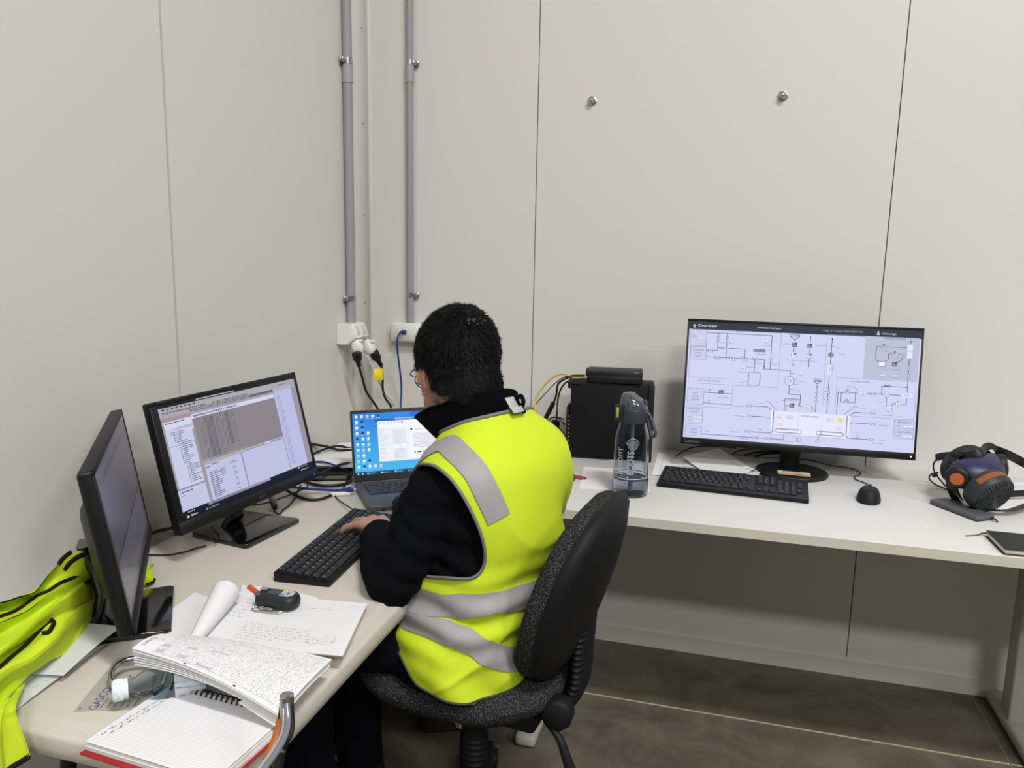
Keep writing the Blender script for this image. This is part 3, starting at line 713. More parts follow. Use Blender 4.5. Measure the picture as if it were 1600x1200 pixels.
R_(.19, .172, .795, .565, GR); R_(.19, .555, .50, .568, (196, 192, 204)); R_(.19, .568, .80, .60, PAN); R_(.195, .60, .45, .925, (188, 188, 220)); R_(.455, .60, .80, .925, LAV); R_(.80, .08, .955, .925, (182, 184, 222)); R_(.955, .06, .985, .925, (146, 142, 156)); R_(.80, .05, .985, .085, (158, 152, 156))
D.up()
tx = (60, 58, 74)
for y, x0, x1, n in ((.045, .02, .24, 8), (.075, .02, .3, 20), (.075, .34, .6, 22)):
    for k in range(n):
        u = x0+(x1-x0)*k/n; R_(u, y-.007, u+(x1-x0)/n*.55, y+.007, (84, 80, 92) if k % 3 else (60, 58, 70))
D.bars(*U(.24, .014), sw*.27, .0022, (196, 196, 206)); D.bars(*U(.20, .10), sw*.42, .0022, (170, 170, 184))
for k in range(26): u = .20+k*.0118; R_(u, .145, u+.006, .162, (60, 58, 80))
D.bars(*U(.02, .165), sw*.05, .002, tx); D.bars(*U(.075, .165), sw*.06, .002, tx)
for k in range(27):
    v = .25+k*.0172; ind = .04 if k < 2 else (.055 if k < 6 else .075)
    if 16 < k: ind = .09
    R_(ind, v-.004, ind+.006, v+.004, (70, 66, 88)); D.bars(*U(ind+.012, v), sw*rnd.uniform(.025, .07), .0019, (104, 104, 130))
R_(.012, .36, .17, .372, (176, 176, 200))
for k in range(24):
    v = .195+k*.0152
    for c, (a, b) in enumerate(((.225, .255), (.262, .292), (.296, .322), (.330, .362), (.366, .395), (.400, .428), (.432, .470))):
        if k > 19 and c > 3: continue
        if c in (1, 2, 5): R_(a, v-.006, b, v+.0075, (112, 104, 114))
        R_(a+.003, v+.0052, b-.002, v+.0068, (172, 166, 172)); D.bars(*U(a+.003, v), sw*(b-a)*.8, .0014, (86, 82, 94))
for k in range(14):
    v = .68+k*.0172; D.bars(*U(.215, v), sw*rnd.uniform(.04, .075), .0019, (84, 84, 110))
    if k % 3: D.bars(*U(.375, v), sw*.02, .0019, (90, 90, 120))
    if k < 4: D.bars(*U(.29, v), sw*.03, .0017, (90, 90, 120))
D.bars(*U(.20, .625), sw*.03, .0022, tx); D.bars(*U(.24, .612), sw*.05, .0022, tx); D.bars(*U(.36, .652), sw*.05, .0018, tx)
R_(.45, .60, .458, .925, (140, 136, 156)); R_(.797, .08, .8, .925, (110, 106, 124)); R_(.175, .73, .18, .955, (150, 146, 160)); R_(0, .735, .175, .74, (96, 92, 110)); R_(.19, .565, .80, .569, (90, 86, 100))
for k in range(46):
    v = .165+k*.0158; u = .822 if k % 9 else .812
    R_(u, v-.003, u+.005, v+.003, (110, 110, 150)); R_(u+.012, v-.0022, u+.012+rnd.uniform(.012, .024), v+.0022, (128, 128, 168))
for v in (.16, .18, .21, .24, .39): R_(.948, v-.003, .954, v+.003, (90, 88, 120))
D.bars(*U(.03, .94), sw*.04, .0024, (170, 170, 190)); D.bars(*U(.055, .975), sw*.03, .0026, (190, 190, 200)); R_(.02, .967, .032, .985, (210, 210, 216)); R_(.045, .967, .052, .983, (220, 200, 110)); R_(.14, .968, .152, .982, (160, 170, 190)); D.bars(*U(.16, .974), sw*.07, .0026, (120, 130, 150)); D.bars(*U(.88, .974), sw*.07, .003, (150, 150, 165)); R_(.86, .933, .875, .948, (200, 200, 210)); D.bars(*U(.885, .94), sw*.06, .0022, (130, 130, 150))
D.bars(*U(.02, .765), sw*.07, .0022, tx); R_(.014, .79, .02, .80, (80, 80, 110)); R_(.03, .79, .036, .80, (80, 80, 110)); D.bars(*U(.02, .925), sw*.05, .0022, tx); D.bars(*U(.18, .94), sw*.4, .0018, (120, 118, 140))
D.bars(*U(.85, .055), sw*.08, .0022, (110, 106, 112)); D.bars(*U(.50, .59), sw*.28, .0016, (120, 116, 130)); R_(.64, .578, .69, .592, (210, 210, 226))
mb.build('screen', t2)

P1 = frame_mon((.240, -1.488, .899), 2.224, .151, .002)
t1, L1_, S1, bez1 = monitor('monitor', P1, .48, .48/1.76, (.012, .010, .0095, .022), (.232, -1.512), 'nearest black monitor seen from the side, its dark screen facing right', ZL, None, back=.035)
small_stand(t1, P1, L1_, 0)
sx, sy, sw, sh = S1
M_dimscreen = mat('dim_screen_glass', (52, 50, 58), .28, emit=(58, 56, 68), es=.55, coat=.2)
mb = MB(L1_); mb.box((sx, sy, -.0002), (sw+.002, sh+.002, .0016), M_dimscreen)
for k, (v0, v1, c) in enumerate(((.03, .07, (70, 68, 80)), (.12, .60, (74, 70, 84)), (.64, .93, (80, 78, 96)))):
    mb.box((sx-.01, sy+sh/2-(v0+v1)/2*sh, .0007), (sw*.9, (v1-v0)*sh, .0002), mat('dim_pane_%d' % k, c, .3, emit=c, es=.5, coat=.2))
mb.build('screen', t1)
# ================================================================= things on the white desk
# ---- keyboards
M_key = mat('key_cap', (30, 31, 34), .48, spec=.4)
M_leg_ = mat('key_legend', (200, 200, 204), .5)
ROWS_FULL = lambda fgap: [
 [('Esc', 1)]+([(None, 1)] if fgap else [])+[('F%d' % i, 1) for i in (1, 2, 3, 4)]+([(None, .5)] if fgap else [])+[('F%d' % i, 1) for i in (5, 6, 7, 8)]+([(None, .5)] if fgap else [])+[('F%d' % i, 1) for i in (9, 10, 11, 12)]+([] if fgap else [('Ins', 1), ('Del', 1)])+[(None, .25), ('PrtSc', 1), ('ScrLk', 1), ('Pause', 1)]+([] if fgap else [(None, .25), ('', 1), ('', 1), ('', 1), ('', 1)]),
 [(c, 1) for c in '`1234567890-=']+[('Backspace', 2), (None, .25), ('Ins', 1), ('Home', 1), ('PgUp', 1), (None, .25), ('Num', 1), ('/', 1), ('*', 1), ('-', 1)],
 [('Tab', 1.5)]+[(c, 1) for c in 'QWERTYUIOP[]']+[('\\', 1.5), (None, .25), ('Del', 1), ('End', 1), ('PgDn', 1), (None, .25), ('7', 1), ('8', 1), ('9', 1), ('+', 1)],
 [('Caps', 1.75)]+[(c, 1) for c in "ASDFGHJKL;'"]+[('Enter', 2.25), (None, 3.5), ('4', 1), ('5', 1), ('6', 1)],
 [('Shift', 2.25)]+[(c, 1) for c in 'ZXCVBNM,./']+[('Shift', 2.75), (None, 1.25), ('^', 1), (None, 1.25), ('1', 1), ('2', 1), ('3', 1), ('Ent', 1)],
 [('Ctrl', 1.25), ('=', 1.25), ('Alt', 1.25), ('', 6.25), ('Alt', 1.25), ('=', 1.25), ('Fn', 1.25), ('Ctrl', 1.25), (None, .25), ('<', 1), ('v', 1), ('>', 1), (None, .25), ('0', 2), ('.', 1)]]
def keyboard(label, M, W_, D_, rows, px, py, x0, y0, hb, hf, group=None, fh=1.0, r=.006):
    t = thing('keyboard', None, label, 'keyboard', M=M, group=group)
    mb = MB(); bm = bmesh.new()
    out = rrect(W_, D_, r, 4)
    sl = lambda y: hf+(hb-hf)*(y+D_/2)/D_
    lo = [bm.verts.new((x, y, .001)) for x, y in out]; hi = [bm.verts.new((x, y, sl(y))) for x, y in out]
    bm.faces.new(lo[::-1]); top = bm.faces.new(hi)
    for i in range(len(out)): j = (i+1) % len(out); bm.faces.new((lo[i], lo[j], hi[j], hi[i]))
    bmesh.ops.bevel(bm, geom=[e for e in top.edges], offset=.002, segments=2, affect='EDGES')
    mb.bm(bm, M_black, True); bm.free(); mb.build('housing', t)
    rot = Matrix.Rotation(math.atan2(hb-hf, D_), 4, 'X')
    for ri, row in enumerate(rows):
        x = x0; y = y0-py*(ri+.5)-(py*(.15 if fh < 1 else .0) if ri else 0)
        for lab_, w in row:
            if lab_ is not None:
                h = py*(fh if ri == 0 else 1)
                mb = MB(Matrix.Translation((x+w*px/2, y, sl(y)+.0005)) @ rot)
                kw, kh = w*px-.0022, h-.0022
                mb.rings([[Vector((p[0], p[1], z)) for p in rrect(kw-2*i_, kh-2*i_, .0016, 2)] for z, i_ in ((0, 0), (.0022, .0003), (.0036, .0012))], M_key)
                if lab_:
                    sz = .0062 if len(lab_) == 1 else .0034
                    mb.text(lab_, sz, M_leg_, Matrix.Translation((-kw*.12 if len(lab_) == 1 else -kw/2+.0022, kh*.12, .0038)), 'CENTER' if len(lab_) == 1 else 'LEFT')
                mb.build('key', t)
            x += w*px
    return t
yawR = math.radians(-4.0)
o = Vector((1.3055, -.378, ZR)); kx = Vector((math.cos(yawR), math.sin(yawR), 0)); ky = Vector((-math.sin(yawR), math.cos(yawR), 0))
keyboard('long black keyboard lying before the large monitor', frame(o, kx, ky), .405, .165, ROWS_FULL(True), .01685, .0205, -.1915, .0675, .020, .010, 'desk keyboards')
def cable(name, pts, r, m, label, group=None, cat='cable'):
    return MB().tube(pts, r, m, 8, 6).build(name, label=label, cat=cat, group=group)
cable('keyboard_cable', [at(1157, 741, ZR+.012), at(1168, 739, ZR+.006), at(1182, 733, ZR+.018), at(1215, 727, ZR+.022), at(1236, 721, ZR+.02), at(1240, 717, ZR+.004)], .0016, M_cable, 'thin black cable running from the long keyboard over the monitor base')

# ---- mouse
def mouse(label, M, cab=None, clabel=None):
    t = thing('mouse', None, label, 'mouse', M=M)
    def f(u, v):
        a = 2*PI*u; k = math.sin(v*PI/2); c = math.cos(v*PI/2)
        ex = math.copysign(abs(math.cos(a))**.8, math.cos(a)); ey = math.copysign(abs(math.sin(a))**.85, math.sin(a))
        w = .0305*(1-.10*ey*0); l = .053
        z = .036*(1-(c**3))*(1-.18*(ey*c+.2))
        return Vector((w*ex*c**.55, l*ey*c**.55, z+.001))
    MB().grid(f, 32, 14, M_blackm, closeu=True).build('shell', t)
    mb = MB(); mb.lathe([(.0001, -.0035), (.009, -.0032), (.0105, -.001), (.0105, .001), (.009, .0032), (.0001, .0035)], mat('wheel_rubber', (30, 30, 30), .8), 18, (0, .030, .026), (1, 0, 0)); mb.build('scroll_wheel', t)
    mb = MB(); mb.tube([(0, .0495, .007), (0, .06, .0065)], .0028, M_black, 8, spline=False); mb.build('strain_relief', t)
    return t
c = at(1357, 781, ZR); yw = math.radians(-12)
mouse('black corded mouse on the white desk right of the long keyboard', frame(Vector((c.x, c.y, ZR)), (math.cos(yw), math.sin(yw), 0), (-math.sin(yw), math.cos(yw), 0)))
cable('mouse_cable', [at(1368, 769, ZR+.008), at(1366, 763, ZR+.006), at(1350, 754, ZR+.003), at(1337, 749, ZR+.003), at(1336, 744, ZR+.003), at(1344, 741, ZR+.003), at(1341, 736, ZR+.003), at(1326, 731, ZR+.003), at(1303, 728, ZR+.004), at(1285, 724, ZR+.006), at(1266, 719, ZR+.010), at(1252, 718, ZR+.018), at(1246, 720, ZR+.015)], .0017, M_cable, 'thin wavy black cable of the corded mouse on the white desk')
# cables behind the large monitor
for i, (pts, lab) in enumerate((
    ([at(1055, 713, ZR+.005), at(1076, 701, ZR+.02), at(1098, 697, ZR+.03), at(1125, 698, ZR+.04), at(1150, 700, ZR+.05)], 'slack black cable curving behind the paper sheets, left of the monitor stand'),
    ([at(1144, 710, ZR+.004), at(1155, 704, ZR+.012), at(1180, 701, ZR+.02), at(1205, 702, ZR+.03), at(1218, 700, ZR+.05)], 'upper black cable arching into the back of the large monitor stand'),
    ([at(1163, 711, ZR+.004), at(1180, 707, ZR+.012), at(1200, 705, ZR+.016), at(1220, 706, ZR+.02)], 'lower black cable just left of the large monitor stand'),
    ([at(1180, 713, ZR+.005), at(1196, 709, ZR+.008), at(1222, 708, ZR+.012)], 'thick short black lead at the back of the large monitor stand'))):
    cable('monitor_cable', pts, (.0021, .0025, .003, .0036)[i], M_cable, lab, 'cables behind the large monitor')

# ---- tower computer lying on the desk with a small box on it
t = thing('desktop_computer', (.918, -.165, ZR), 'black desktop computer standing on the white desk behind the grey bottle', 'computer', math.radians(7.6))
W_, D_, H_ = .262, .098, .248
MB().box((0, .006, H_/2+.004), (W_-.014, D_, H_-.008), mat('pc_case', (9, 10, 12), .6, spec=.3), .003, 2).build('case', t)
MB().box((W_/2-.004, .005, H_/2), (.020, D_+.008, H_), M_blackm, .004, 2).build('front_bezel', t)
mb = MB(); mb.box((-W_/2+.016, .0, H_-.004), (.040, D_-.004, .006), M_blackm, .002, 1); mb.box((-W_/2+.004, 0, H_-.012), (.014, D_-.01, .018), M_black, .003, 1); mb.build('rear_hood', t)
MB().box((-W_/2+.0, .01, .11), (.012, .07, .11), M_black, .003, 1).build('connector_panel', t)
mb = MB(); 
for k in range(9): mb.box((-W_/2+.0045, .0, .03+k*.013), (.004, .07, .006), M_zinc, .0008, 1)
mb.build('rear_vents', t)
MB().box((-.0, -.046, .002), (.07, .01, .004), M_zinc, .001, 1).build('foot', t)
t = thing('mini_computer', (.930, -.160, ZR+H_), 'small flat black box sitting on top of the desktop computer', 'computer', math.radians(6))
MB().box((0, 0, .0195), (.172, .105, .036), M_black, .003, 2).build('case', t)
MB().box((0, -.0535, .014), (.168, .003, .020), M_blackm, .001, 1).build('front_panel', t)
mb = MB(); mb.box((.066, -.046, .0378), (.016, .004, .0006), mat('silver_mark', (170, 170, 172), .4)); mb.build('silver_badge', t)
mb = MB(); mb.box((-.088, .02, .024), (.010, .05, .024), M_black, .002, 1); mb.build('rear_plug', t)
M_yel = mat('yellow_cable', (206, 180, 62), .45)
yy = -.16
cable('network_patch_cable', [aty(912, 590, yy), aty(896, 590, yy), aty(880, 584, yy), aty(862, 591, yy), aty(845, 609, yy), aty(836, 627, yy-.01), aty(838, 650, yy-.02), at(845, 676, ZR+.03), at(850, 705, ZR+.004)], .0032, M_yel, 'yellow network cable looping left from the small flat black box')
for i, (pts, r, lab) in enumerate((
    ([aty(914, 586, yy), aty(890, 587, yy), aty(872, 595, yy), aty(850, 617, yy), aty(833, 638, yy), aty(833, 648, yy), aty(840, 658, yy-.01), at(850, 700, ZR+.004)], .0016, 'thin black cable inside the yellow cable loop'),
    ([aty(914, 587, yy+.01), aty(893, 588, yy), aty(876, 596, yy), aty(871, 603, yy), aty(869, 618, yy), aty(864, 631, yy), aty(855, 650, yy)], .0034, 'black power lead with a long barrel filter beside the computer'),
    ([aty(914, 596, yy-.02), aty(897, 594, yy-.02), aty(884, 598, yy-.02), aty(875, 611, yy-.02), aty(871, 630, yy-.02), aty(870, 650, yy-.02), at(868, 668, ZR+.05), at(862, 700, ZR+.004)], .0028, 'black lead dropping closest to the computer back'),
    ([aty(881, 655, yy), aty(866, 652, yy), aty(856, 660, yy-.03), at(850, 690, ZR+.006)], .0028, 'short black lead crossing into the computer back'),
    ([aty(883, 664, yy), aty(874, 655, yy), aty(868, 648, yy)], .0022, 'thin diagonal black wire at the computer back'))):
    o = cable('computer_cable', pts, r, M_cable, lab, 'black leads behind the desktop computer')
    if i == 1: MB().tube([aty(865, 629, yy), aty(855, 649, yy), aty(849, 660, yy)], .0075, M_black, 12, spline=False).build('barrel_filter', o)
    if i == 3: MB().box(at(867, 672, ZR+.06), (.03, .03, .07), M_black, .008, 3).build('power_plug', o)

# ---- red key tag
c = at(903, 747, ZR)
M_red = mat('red_acrylic', (170, 40, 52), .35)
t = thing('key_tag', (c.x, c.y, ZR), 'small red key tag with a metal ring on the white desk', 'key tag', math.radians(-12))
mb = MB(); mb.slab([(-.026, -.008), (-.018, -.014), (.016, -.014), (.027, -.004), (.027, .004), (.016, .014), (-.018, .014), (-.026, .008)], .0006, .0036, M_red, .0008, 1); mb.build('fob', t)
mb = MB(); mb.box((0, 0, .0038), (.03, .012, .0003), mat('fob_print', (150, 84, 60), .5)); mb.build('fob_label', t)
mb = MB(); mb.tube([(-.034+.009*math.cos(a), .009*math.sin(a), .002+.002*math.sin(a)) for a in np.linspace(0, 2*PI, 13)], .0013, M_steel, 8, 2); mb.box((-.046, .003, .0022), (.010, .008, .002), M_steel, .0005, 1); mb.box((-.056, -.001, .0022), (.013, .003, .002), M_steel, .0005, 1); mb.build('split_ring', t)
c = at(882, 742, ZR); MB().box((c.x-.004, c.y, ZR+.006), (.012, .01, .010), M_red, .002, 1).build('red_clip', label='tiny red clip just left of the key tag beside the vest', cat='clip')

# ---- loose sheets
def sheet_fn(P0, X, Y, wav=0.0, seed=0, z0=0):
    """P0 corner, X and Y edge vectors of a slightly wavy sheet"""
    P0 = Vector(P0); X = Vector(X); Y = Vector(Y); lx, ly = X.length, Y.length; ux, uy = X/lx, Y/ly; n = ux.cross(uy).normalized()
    def f(x, y, dz):
        h = wav*(noise.noise(Vector((x*9+seed, y*9, seed*1.7)))+.6)
        return P0+ux*x+uy*y+n*(dz+max(h, 0)+z0)
    return f, lx, ly
def sheet(name, P0, X, Y, label, m=None, wav=.0, seed=0, thick=.0003, marks=None, cat='paper', group=None, parent=None, n=10, z0=.0003, curl=None):
    f0, lx, ly = sheet_fn(P0, X, Y, wav, seed, z0); m = m or M_paper
    f = (lambda x, y, dz: curl(f0, x, y, dz, lx, ly)) if curl else f0
    mb = MB(); mb.grid(lambda u, v: f(u*lx, v*ly, thick), n, n, m); mb.grid(lambda u, v: f((1-u)*lx, v*ly, 0), n, n, m)
    for a in range(4):
        g = [lambda u: (u*lx, 0), lambda u: (lx, u*ly), lambda u: ((1-u)*lx, ly), lambda u: (0, (1-u)*ly)][a]
        mb.grid(lambda u, v: f(*g(u), thick*v), n, 1, m)
    if marks:
        D = Draw(mb, lambda x, y, dz: f(x, y, thick+dz), dz=.0002, mk=lambda c: c); marks(D, lx, ly)
    return mb.build(name, parent, label=label, cat=cat, group=group)
def quad3(a, b, c_, z):      # corner, x-corner, y-corner of a sheet from photo points
    a, b, c_ = at(*a, z), at(*b, z), at(*c_, z); return a, b-a, c_-a
def rules(n, m=None, x0=.06, x1=.94, y0=.06, y1=.92, w=.0003, mm=None):
    def k(D, lx, ly):
        for i in range(n): y = ly*(y1-(y1-y0)*i/(n-1)); D.seg((lx*x0, y), (lx*x1, y), w, mm or M_inkp)
    return k
def print_lines(n, m=None, h=.0016, x0=.08, x1=.92, seed=1):
    r_ = random.Random(seed)
    def k(D, lx, ly):
        for i in range(n):
            if r_.random() < .15: continue
            D.bars(lx*x0, ly*(.93-.86*i/n), lx*(x1-x0)*r_.uniform(.55, 1), h, m or M_inkl, rng=r_)
    return k
sheet('paper_sheet', *quad3((905, 764), (1008, 769), (912, 730), ZR), 'white sheet with rules lying under the grey bottle', marks=rules(6))
sheet('paper_sheet', *quad3((1000, 772), (1016, 769), (990, 726), ZR+.0006), 'narrow sheet peeking out at the right of the grey bottle', marks=rules(3))
a = at(1024, 738, ZR); sheet('paper_sheet', (1.075, -.335, ZR), (.22, -.02, 0), (-.005, .27, 0), 'printed drawing sheet on the white desk between computer and keyboard', wav=.004, seed=3, marks=lambda D, lx, ly: [D.seg((lx*.1, ly*.2), (lx*.9, ly*.2), .0005, M_inkl), D.seg((lx*.1, ly*.2), (lx*.1, ly*.9), .0005, M_inkl), D.seg((lx*.25, ly*.75), (lx*.6, ly*.3), .0005, M_inkp)])
def dense(D, lx, ly):
    r_ = random.Random(5)
    for i in range(26): D.bars(lx*.06, ly*(.95-.035*i), lx*.85*r_.uniform(.5, 1), .0022, M_inkl, rng=r_)
sheet('paper_sheet', (1.135, -.275, ZR+.001), (.235, -.03, 0), (.04, .205, 0), 'shaded printed sheet lying flat behind the long keyboard', m=M_paperg, wav=.006, seed=8, marks=dense)
def blue_script(D, lx, ly):
    r_ = random.Random(9); bl = mat('blue_pen', (40, 48, 120), .6)
    D.scrawl(lx*.56, ly*.88, lx*.22, .011, bl, .0013, r_, -.6)
    D.scrawl(lx*.20, ly*.60, lx*.5, .010, bl, .0011, r_, .0)
    for i in range(12): D.bars(lx*.1, ly*(.5-.035*i), lx*.8, .0016, M_inkl, rng=r_)
P_ = at(1123, 699, ZR+.012); Q_ = at(1181, 736, ZR+.010); R3 = at(1085, 715, ZR+.004); P_.z = ZR+.020; Y_ = (R3-P_)*1.5; Y_.z = -.007
sheet('paper_sheet', Q_, (P_-Q_), Y_, 'sheet with blue handwriting turned corner-up behind the keyboard', wav=.002, seed=2, marks=lambda D, lx, ly: [D.scrawl(lx*.78, ly*.22, .045, .013, mat('blue_pen', (40, 48, 120), .6), .0016, random.Random(2), 1.2), D.scrawl(lx*.08, ly*.10, .10, .011, mat('blue_pen', (40, 48, 120), .6), .0014, random.Random(4), .25)])
sheet('paper_sheet', *quad3((1188, 715), (1226, 712), (1184, 709), ZR+.001), 'sliver of paper under the cables left of the large monitor stand')
sheet('paper_sheet', *quad3((1560, 800), (1640, 790), (1568, 757), ZR), 'sheet with faint coloured print lying right of the respirator', marks=print_lines(8))

# ---- grey drinking bottle
bc = at(982, 762, ZR); bx, by = 1.033, -.535
t = thing('drinking_bottle', (bx, by, ZR), 'translucent grey drinking bottle with a dark flip lid on the white desk', 'bottle', -.12)
M_smoke = mat('smoky_plastic', (222, 226, 231), .05, trans=1.0, ior=1.2)
M_lid = mat('grey_lid', (52, 56, 62), .35)
outer = [(.030, .001), (.0455, .0), (.0485, .006), (.0490, .02), (.0490, .048), (.0480, .051), (.0470, .054), (.0475, .10), (.0470, .15), (.0440, .172), (.0380, .190), (.0365, .205)]
inner = [(.0345, .205), (.036, .190), (.0420, .171), (.0450, .15), (.0455, .10), (.0450, .054), (.0460, .050), (.0468, .045), (.0468, .010), (.044, .005), (.0001, .0045)]
MB().lathe(outer[:1]+outer+inner, M_smoke, 48, cap=False).build('body', t)
mb = MB(); mb.lathe([(.0001, .0052), (.0438, .0056), (.0462, .011), (.0463, .0465), (.0001, .0465)], mat('water', (214, 224, 230), .0, trans=1, ior=1.33), 40, cap=False); mb.build('water', t)
mb = MB(); mb.tube([(.0, .0, .012), (.001, 0, .12), (.0, 0, .205)], .0048, mat('straw', (150, 154, 158), .3), 12); mb.build('straw', t)
mb = MB(); mb.lathe([(.038, .202), (.0400, .203), (.0405, .236), (.039, .239), (.0001, .239)], M_lid, 40, cap=True); mb.build('screw_collar', t)
mb = MB(); R = []
for z, rx, ry, ox in ((.239, .038, .036, .0), (.252, .0375, .034, .001), (.264, .035, .030, .0), (.272, .030, .026, -.004), (.279, .020, .018, -.008), (.281, .010, .010, -.009)):
    R.append([Vector((ox+rx*math.cos(a), ry*math.sin(a), z-(.010 if rx > .015 else 0)*max(0, math.cos(a)))) for a in [2*PI*i/32 for i in range(32)]])
mb.rings(R, mat('lid_clear_grey', (70, 75, 82), .15, coat=.5)); mb.tube([(.026, -.004, .256), (.036, -.004, .259)], .007, M_lid, 10, spline=False); mb.build('flip_lid', t)
fr = frame(Vector((-.030, -.030, .228)), Vector((.82, -.57, 0)), Vector((0, 0, 1)))
mb = MB(fr); mb.box((0, 0, .0), (.026, .046, .014), mat('clasp', (34, 37, 42), .4), .003, 2); cl = mb.build('clasp', t)
mb = MB(fr); mb.box((.0, .002, .0075), (.0095, .028, .003), mat('lime_button', (190, 200, 60), .4), .0014, 2); mb.build('button', cl, label='lime green clasp button')
mb = MB(); pts = [(.037, -.004, .232), (.048, -.006, .222), (.060, -.012, .195), (.066, -.015, .180), (.062, -.017, .170), (.054, -.015, .176), (.046, -.010, .200), (.040, -.005, .222)]
mb.tube(pts, .0062, M_lid, 12, 5, flat=((0, 1, 0), .7)); mb.build('carry_loop', t)
emb = mat('raised_lettering', (190, 196, 200), .25)
def wrap(txt, size, ang, zc, r, squash=1):
    mb = MB(); vs, fs = glyphs(txt); out = []
    for gx, gy in vs:
        # vertical text reading upward
        z = zc+gx*size*squash; s_ = -gy*size; a = ang+s_/r; out.append((r*math.cos(a), r*math.sin(a), z))
    mb.add(out, fs, emb, False); return mb
wrap('BOUTS', .026, math.radians(-77), .098, .0483, .8).build('raised_lettering', t)
wrap('EUROFIT', .020, math.radians(-112), .10, .0483, .95).build('raised_lettering', t)
mb = MB(); a0 = math.radians(-73)
for rr, n in ((0, 1), (.0034, 6), (.0066, 12), (.0098, 18), (.0125, 24)):
    for k in range(n):
        a = 2*PI*k/max(n, 1); da = rr*math.cos(a)/.048; z = .150+rr*math.sin(a)-.004
        mb.box((.0483*math.cos(a0+da), .0483*math.sin(a0+da), z), (.0015, .0015, .0015), emb)
mb.tube([(.0484*math.cos(a0+.0165*math.cos(a)/.048), .0484*math.sin(a0+.0165*math.cos(a)/.048), .148+.0165*math.sin(a)) for a in np.linspace(0, PI, 14)], .0008, emb, 6, 1)
mb.build('dotted_emblem', t)
mb = MB(); mb.lathe([(.0483, .0525), (.0487, .0535), (.0483, .0545)], emb, 40, cap=False); mb.build('level_ring', t)

# ---- respirator
e_r = Vector((math.cos(.267), math.sin(.267), 0)); e_f = Vector((math.sin(.267), -math.cos(.267), 0)); e_u = Vector((0, 0, 1))
cc = at(1553, 776, ZR+.052)
MASK = Vector((cc.x, cc.y, ZR))
t = thing('respirator', MASK, 'dark blue half-face respirator with orange discs and black straps', 'respirator')
def mk(px, py, z): return at(px, py, z)-MASK
M_rub = mat('navy_rubber', (40, 42, 78), .42); M_rubk = mat('black_rubber', (20, 20, 22), .5); M_or = mat('orange_plastic', (184, 92, 40), .5); M_orb = mat('orange_label', (140, 76, 44), .6)
c0 = cc-MASK; ax = (e_f*.86-e_u*.42+e_r*.22).normalized()
M_gr = mat('filter_grey', (44, 46, 48), .5)
mb = MB(); prof = [(.030, -.075), (.036, -.055), (.040, -.046), (.0555, -.042), (.058, -.036), (.0585, -.012), (.0565, -.008), (.0565, -.002), (.0535, .002)]
for k in range(12): r_ = .052-k*.0038; prof += [(r_, .003), (r_-.0008, .0012), (r_-.003, .0012), (r_-.0036, .003)]
prof += [(.006, .003), (.005, .0045), (.0001, .0045)]
mb.lathe(prof, M_gr, 56, c0, ax)
M_gr2 = mat('filter_rib', (74, 76, 78), .45)
for k in range(10):
    r_ = .0095+k*.0044; rg = ring(c0+ax*.0036, ax, r_, 72)
    for j in range(0, 72, 2): mb.tube([rg[j], rg[(j+1) % 72]], .0011, M_gr2, 5, spline=False)
mb.build('filter_cartridge', t)
mb = MB(); u0 = e_u-ax*ax.dot(e_u); u0.normalize(); v0 = ax.cross(u0)
mb.grid(lambda u, v: c0+(u0*math.cos(-1.0+1.9*u)-v0*math.sin(-1.0+1.9*u))*.0590+ax*(-.030+.016*v), 24, 1, M_orb)
mb.grid(lambda u, v: c0+(u0*math.cos(-1.0+1.9*(1-u))-v0*math.sin(-1.0+1.9*(1-u)))*.0587+ax*(-.030+.016*v), 24, 1, M_orb)
mb.build('orange_band', t)
# facepiece: swept sideways between the two valves
pl, pr = mk(1496, 746, ZR+.088), mk(1566, 727, ZR+.112)
fdir = (e_f*.7-e_u*.3).normalized()
mb = MB(); R = []
mid = (pl+pr)/2; side = (pr-pl).normalized()
for s_, rr, of in ((-1.08, .010, 0), (-1.0, .026, 0), (-.7, .036, .008), (-.3, .042, .016), (.0, .044, .018), (.35, .042, .014), (.7, .036, .006), (1.0, .028, 0), (1.08, .010, 0)):
    c_ = mid+side*(pr-pl).length/2*s_*.92+fdir*of-e_f*.02
    a_ = e_u*.97+e_f*.2; a_ = (a_-side*a_.dot(side)).normalized(); b_ = side.cross(a_)
    R.append([c_+a_*math.cos(w)*rr*1.0+b_*math.sin(w)*rr*1.25 for w in [2*PI*k/24 for k in range(24)]])
mb.rings(R, M_rub); mb.build('facepiece', t)
# face seal: flared cuff behind
mb = MB(); back = -e_f*.055-e_u*.0
def seal(u, v):
    a = 2*PI*u; k = 1-.22*math.sin(v*PI)
    p = mid+side*math.cos(a)*.078*k+(e_u*.93-e_f*.25)*math.sin(a)*(.050 if math.sin(a) > 0 else .056)*k-e_f*(.028+.050*v)
    p.z = max(p.z, .004); return p
mb.grid(seal, 40, 6, M_rubk, closeu=True); mb.grid(lambda u, v: seal(u, v)*.985+mid*.015, 40, 6, M_rubk, closeu=True); mb.build('face_seal', t)
for p_, d_ in ((pl, (-side*.72+e_f*.75-e_u*.05)), (pr, (side*.75+e_f*.62+e_u*.05))):
    d_ = d_.normalized(); mb = MB(); mb.lathe([(.020, -.022), (.0275, -.018), (.030, -.006), (.030, .004), (.027, .010), (.020, .012), (.0001, .012)], M_rubk, 32, p_, d_); v = mb.build('valve_housing', t)
    mb = MB(); mb.lathe([(.0165, .0118), (.016, .0138), (.0001, .0142)], M_or, 28, p_, d_); mb.build('valve_disc', v)
def strap(pts, r=.0115, f=.10, up=(0, 0, 1), name='strap'):
    mb = MB(); mb.tube(pts, r, M_rubk, 12, 6, flat=(up, f)); return mb.build(name, t)
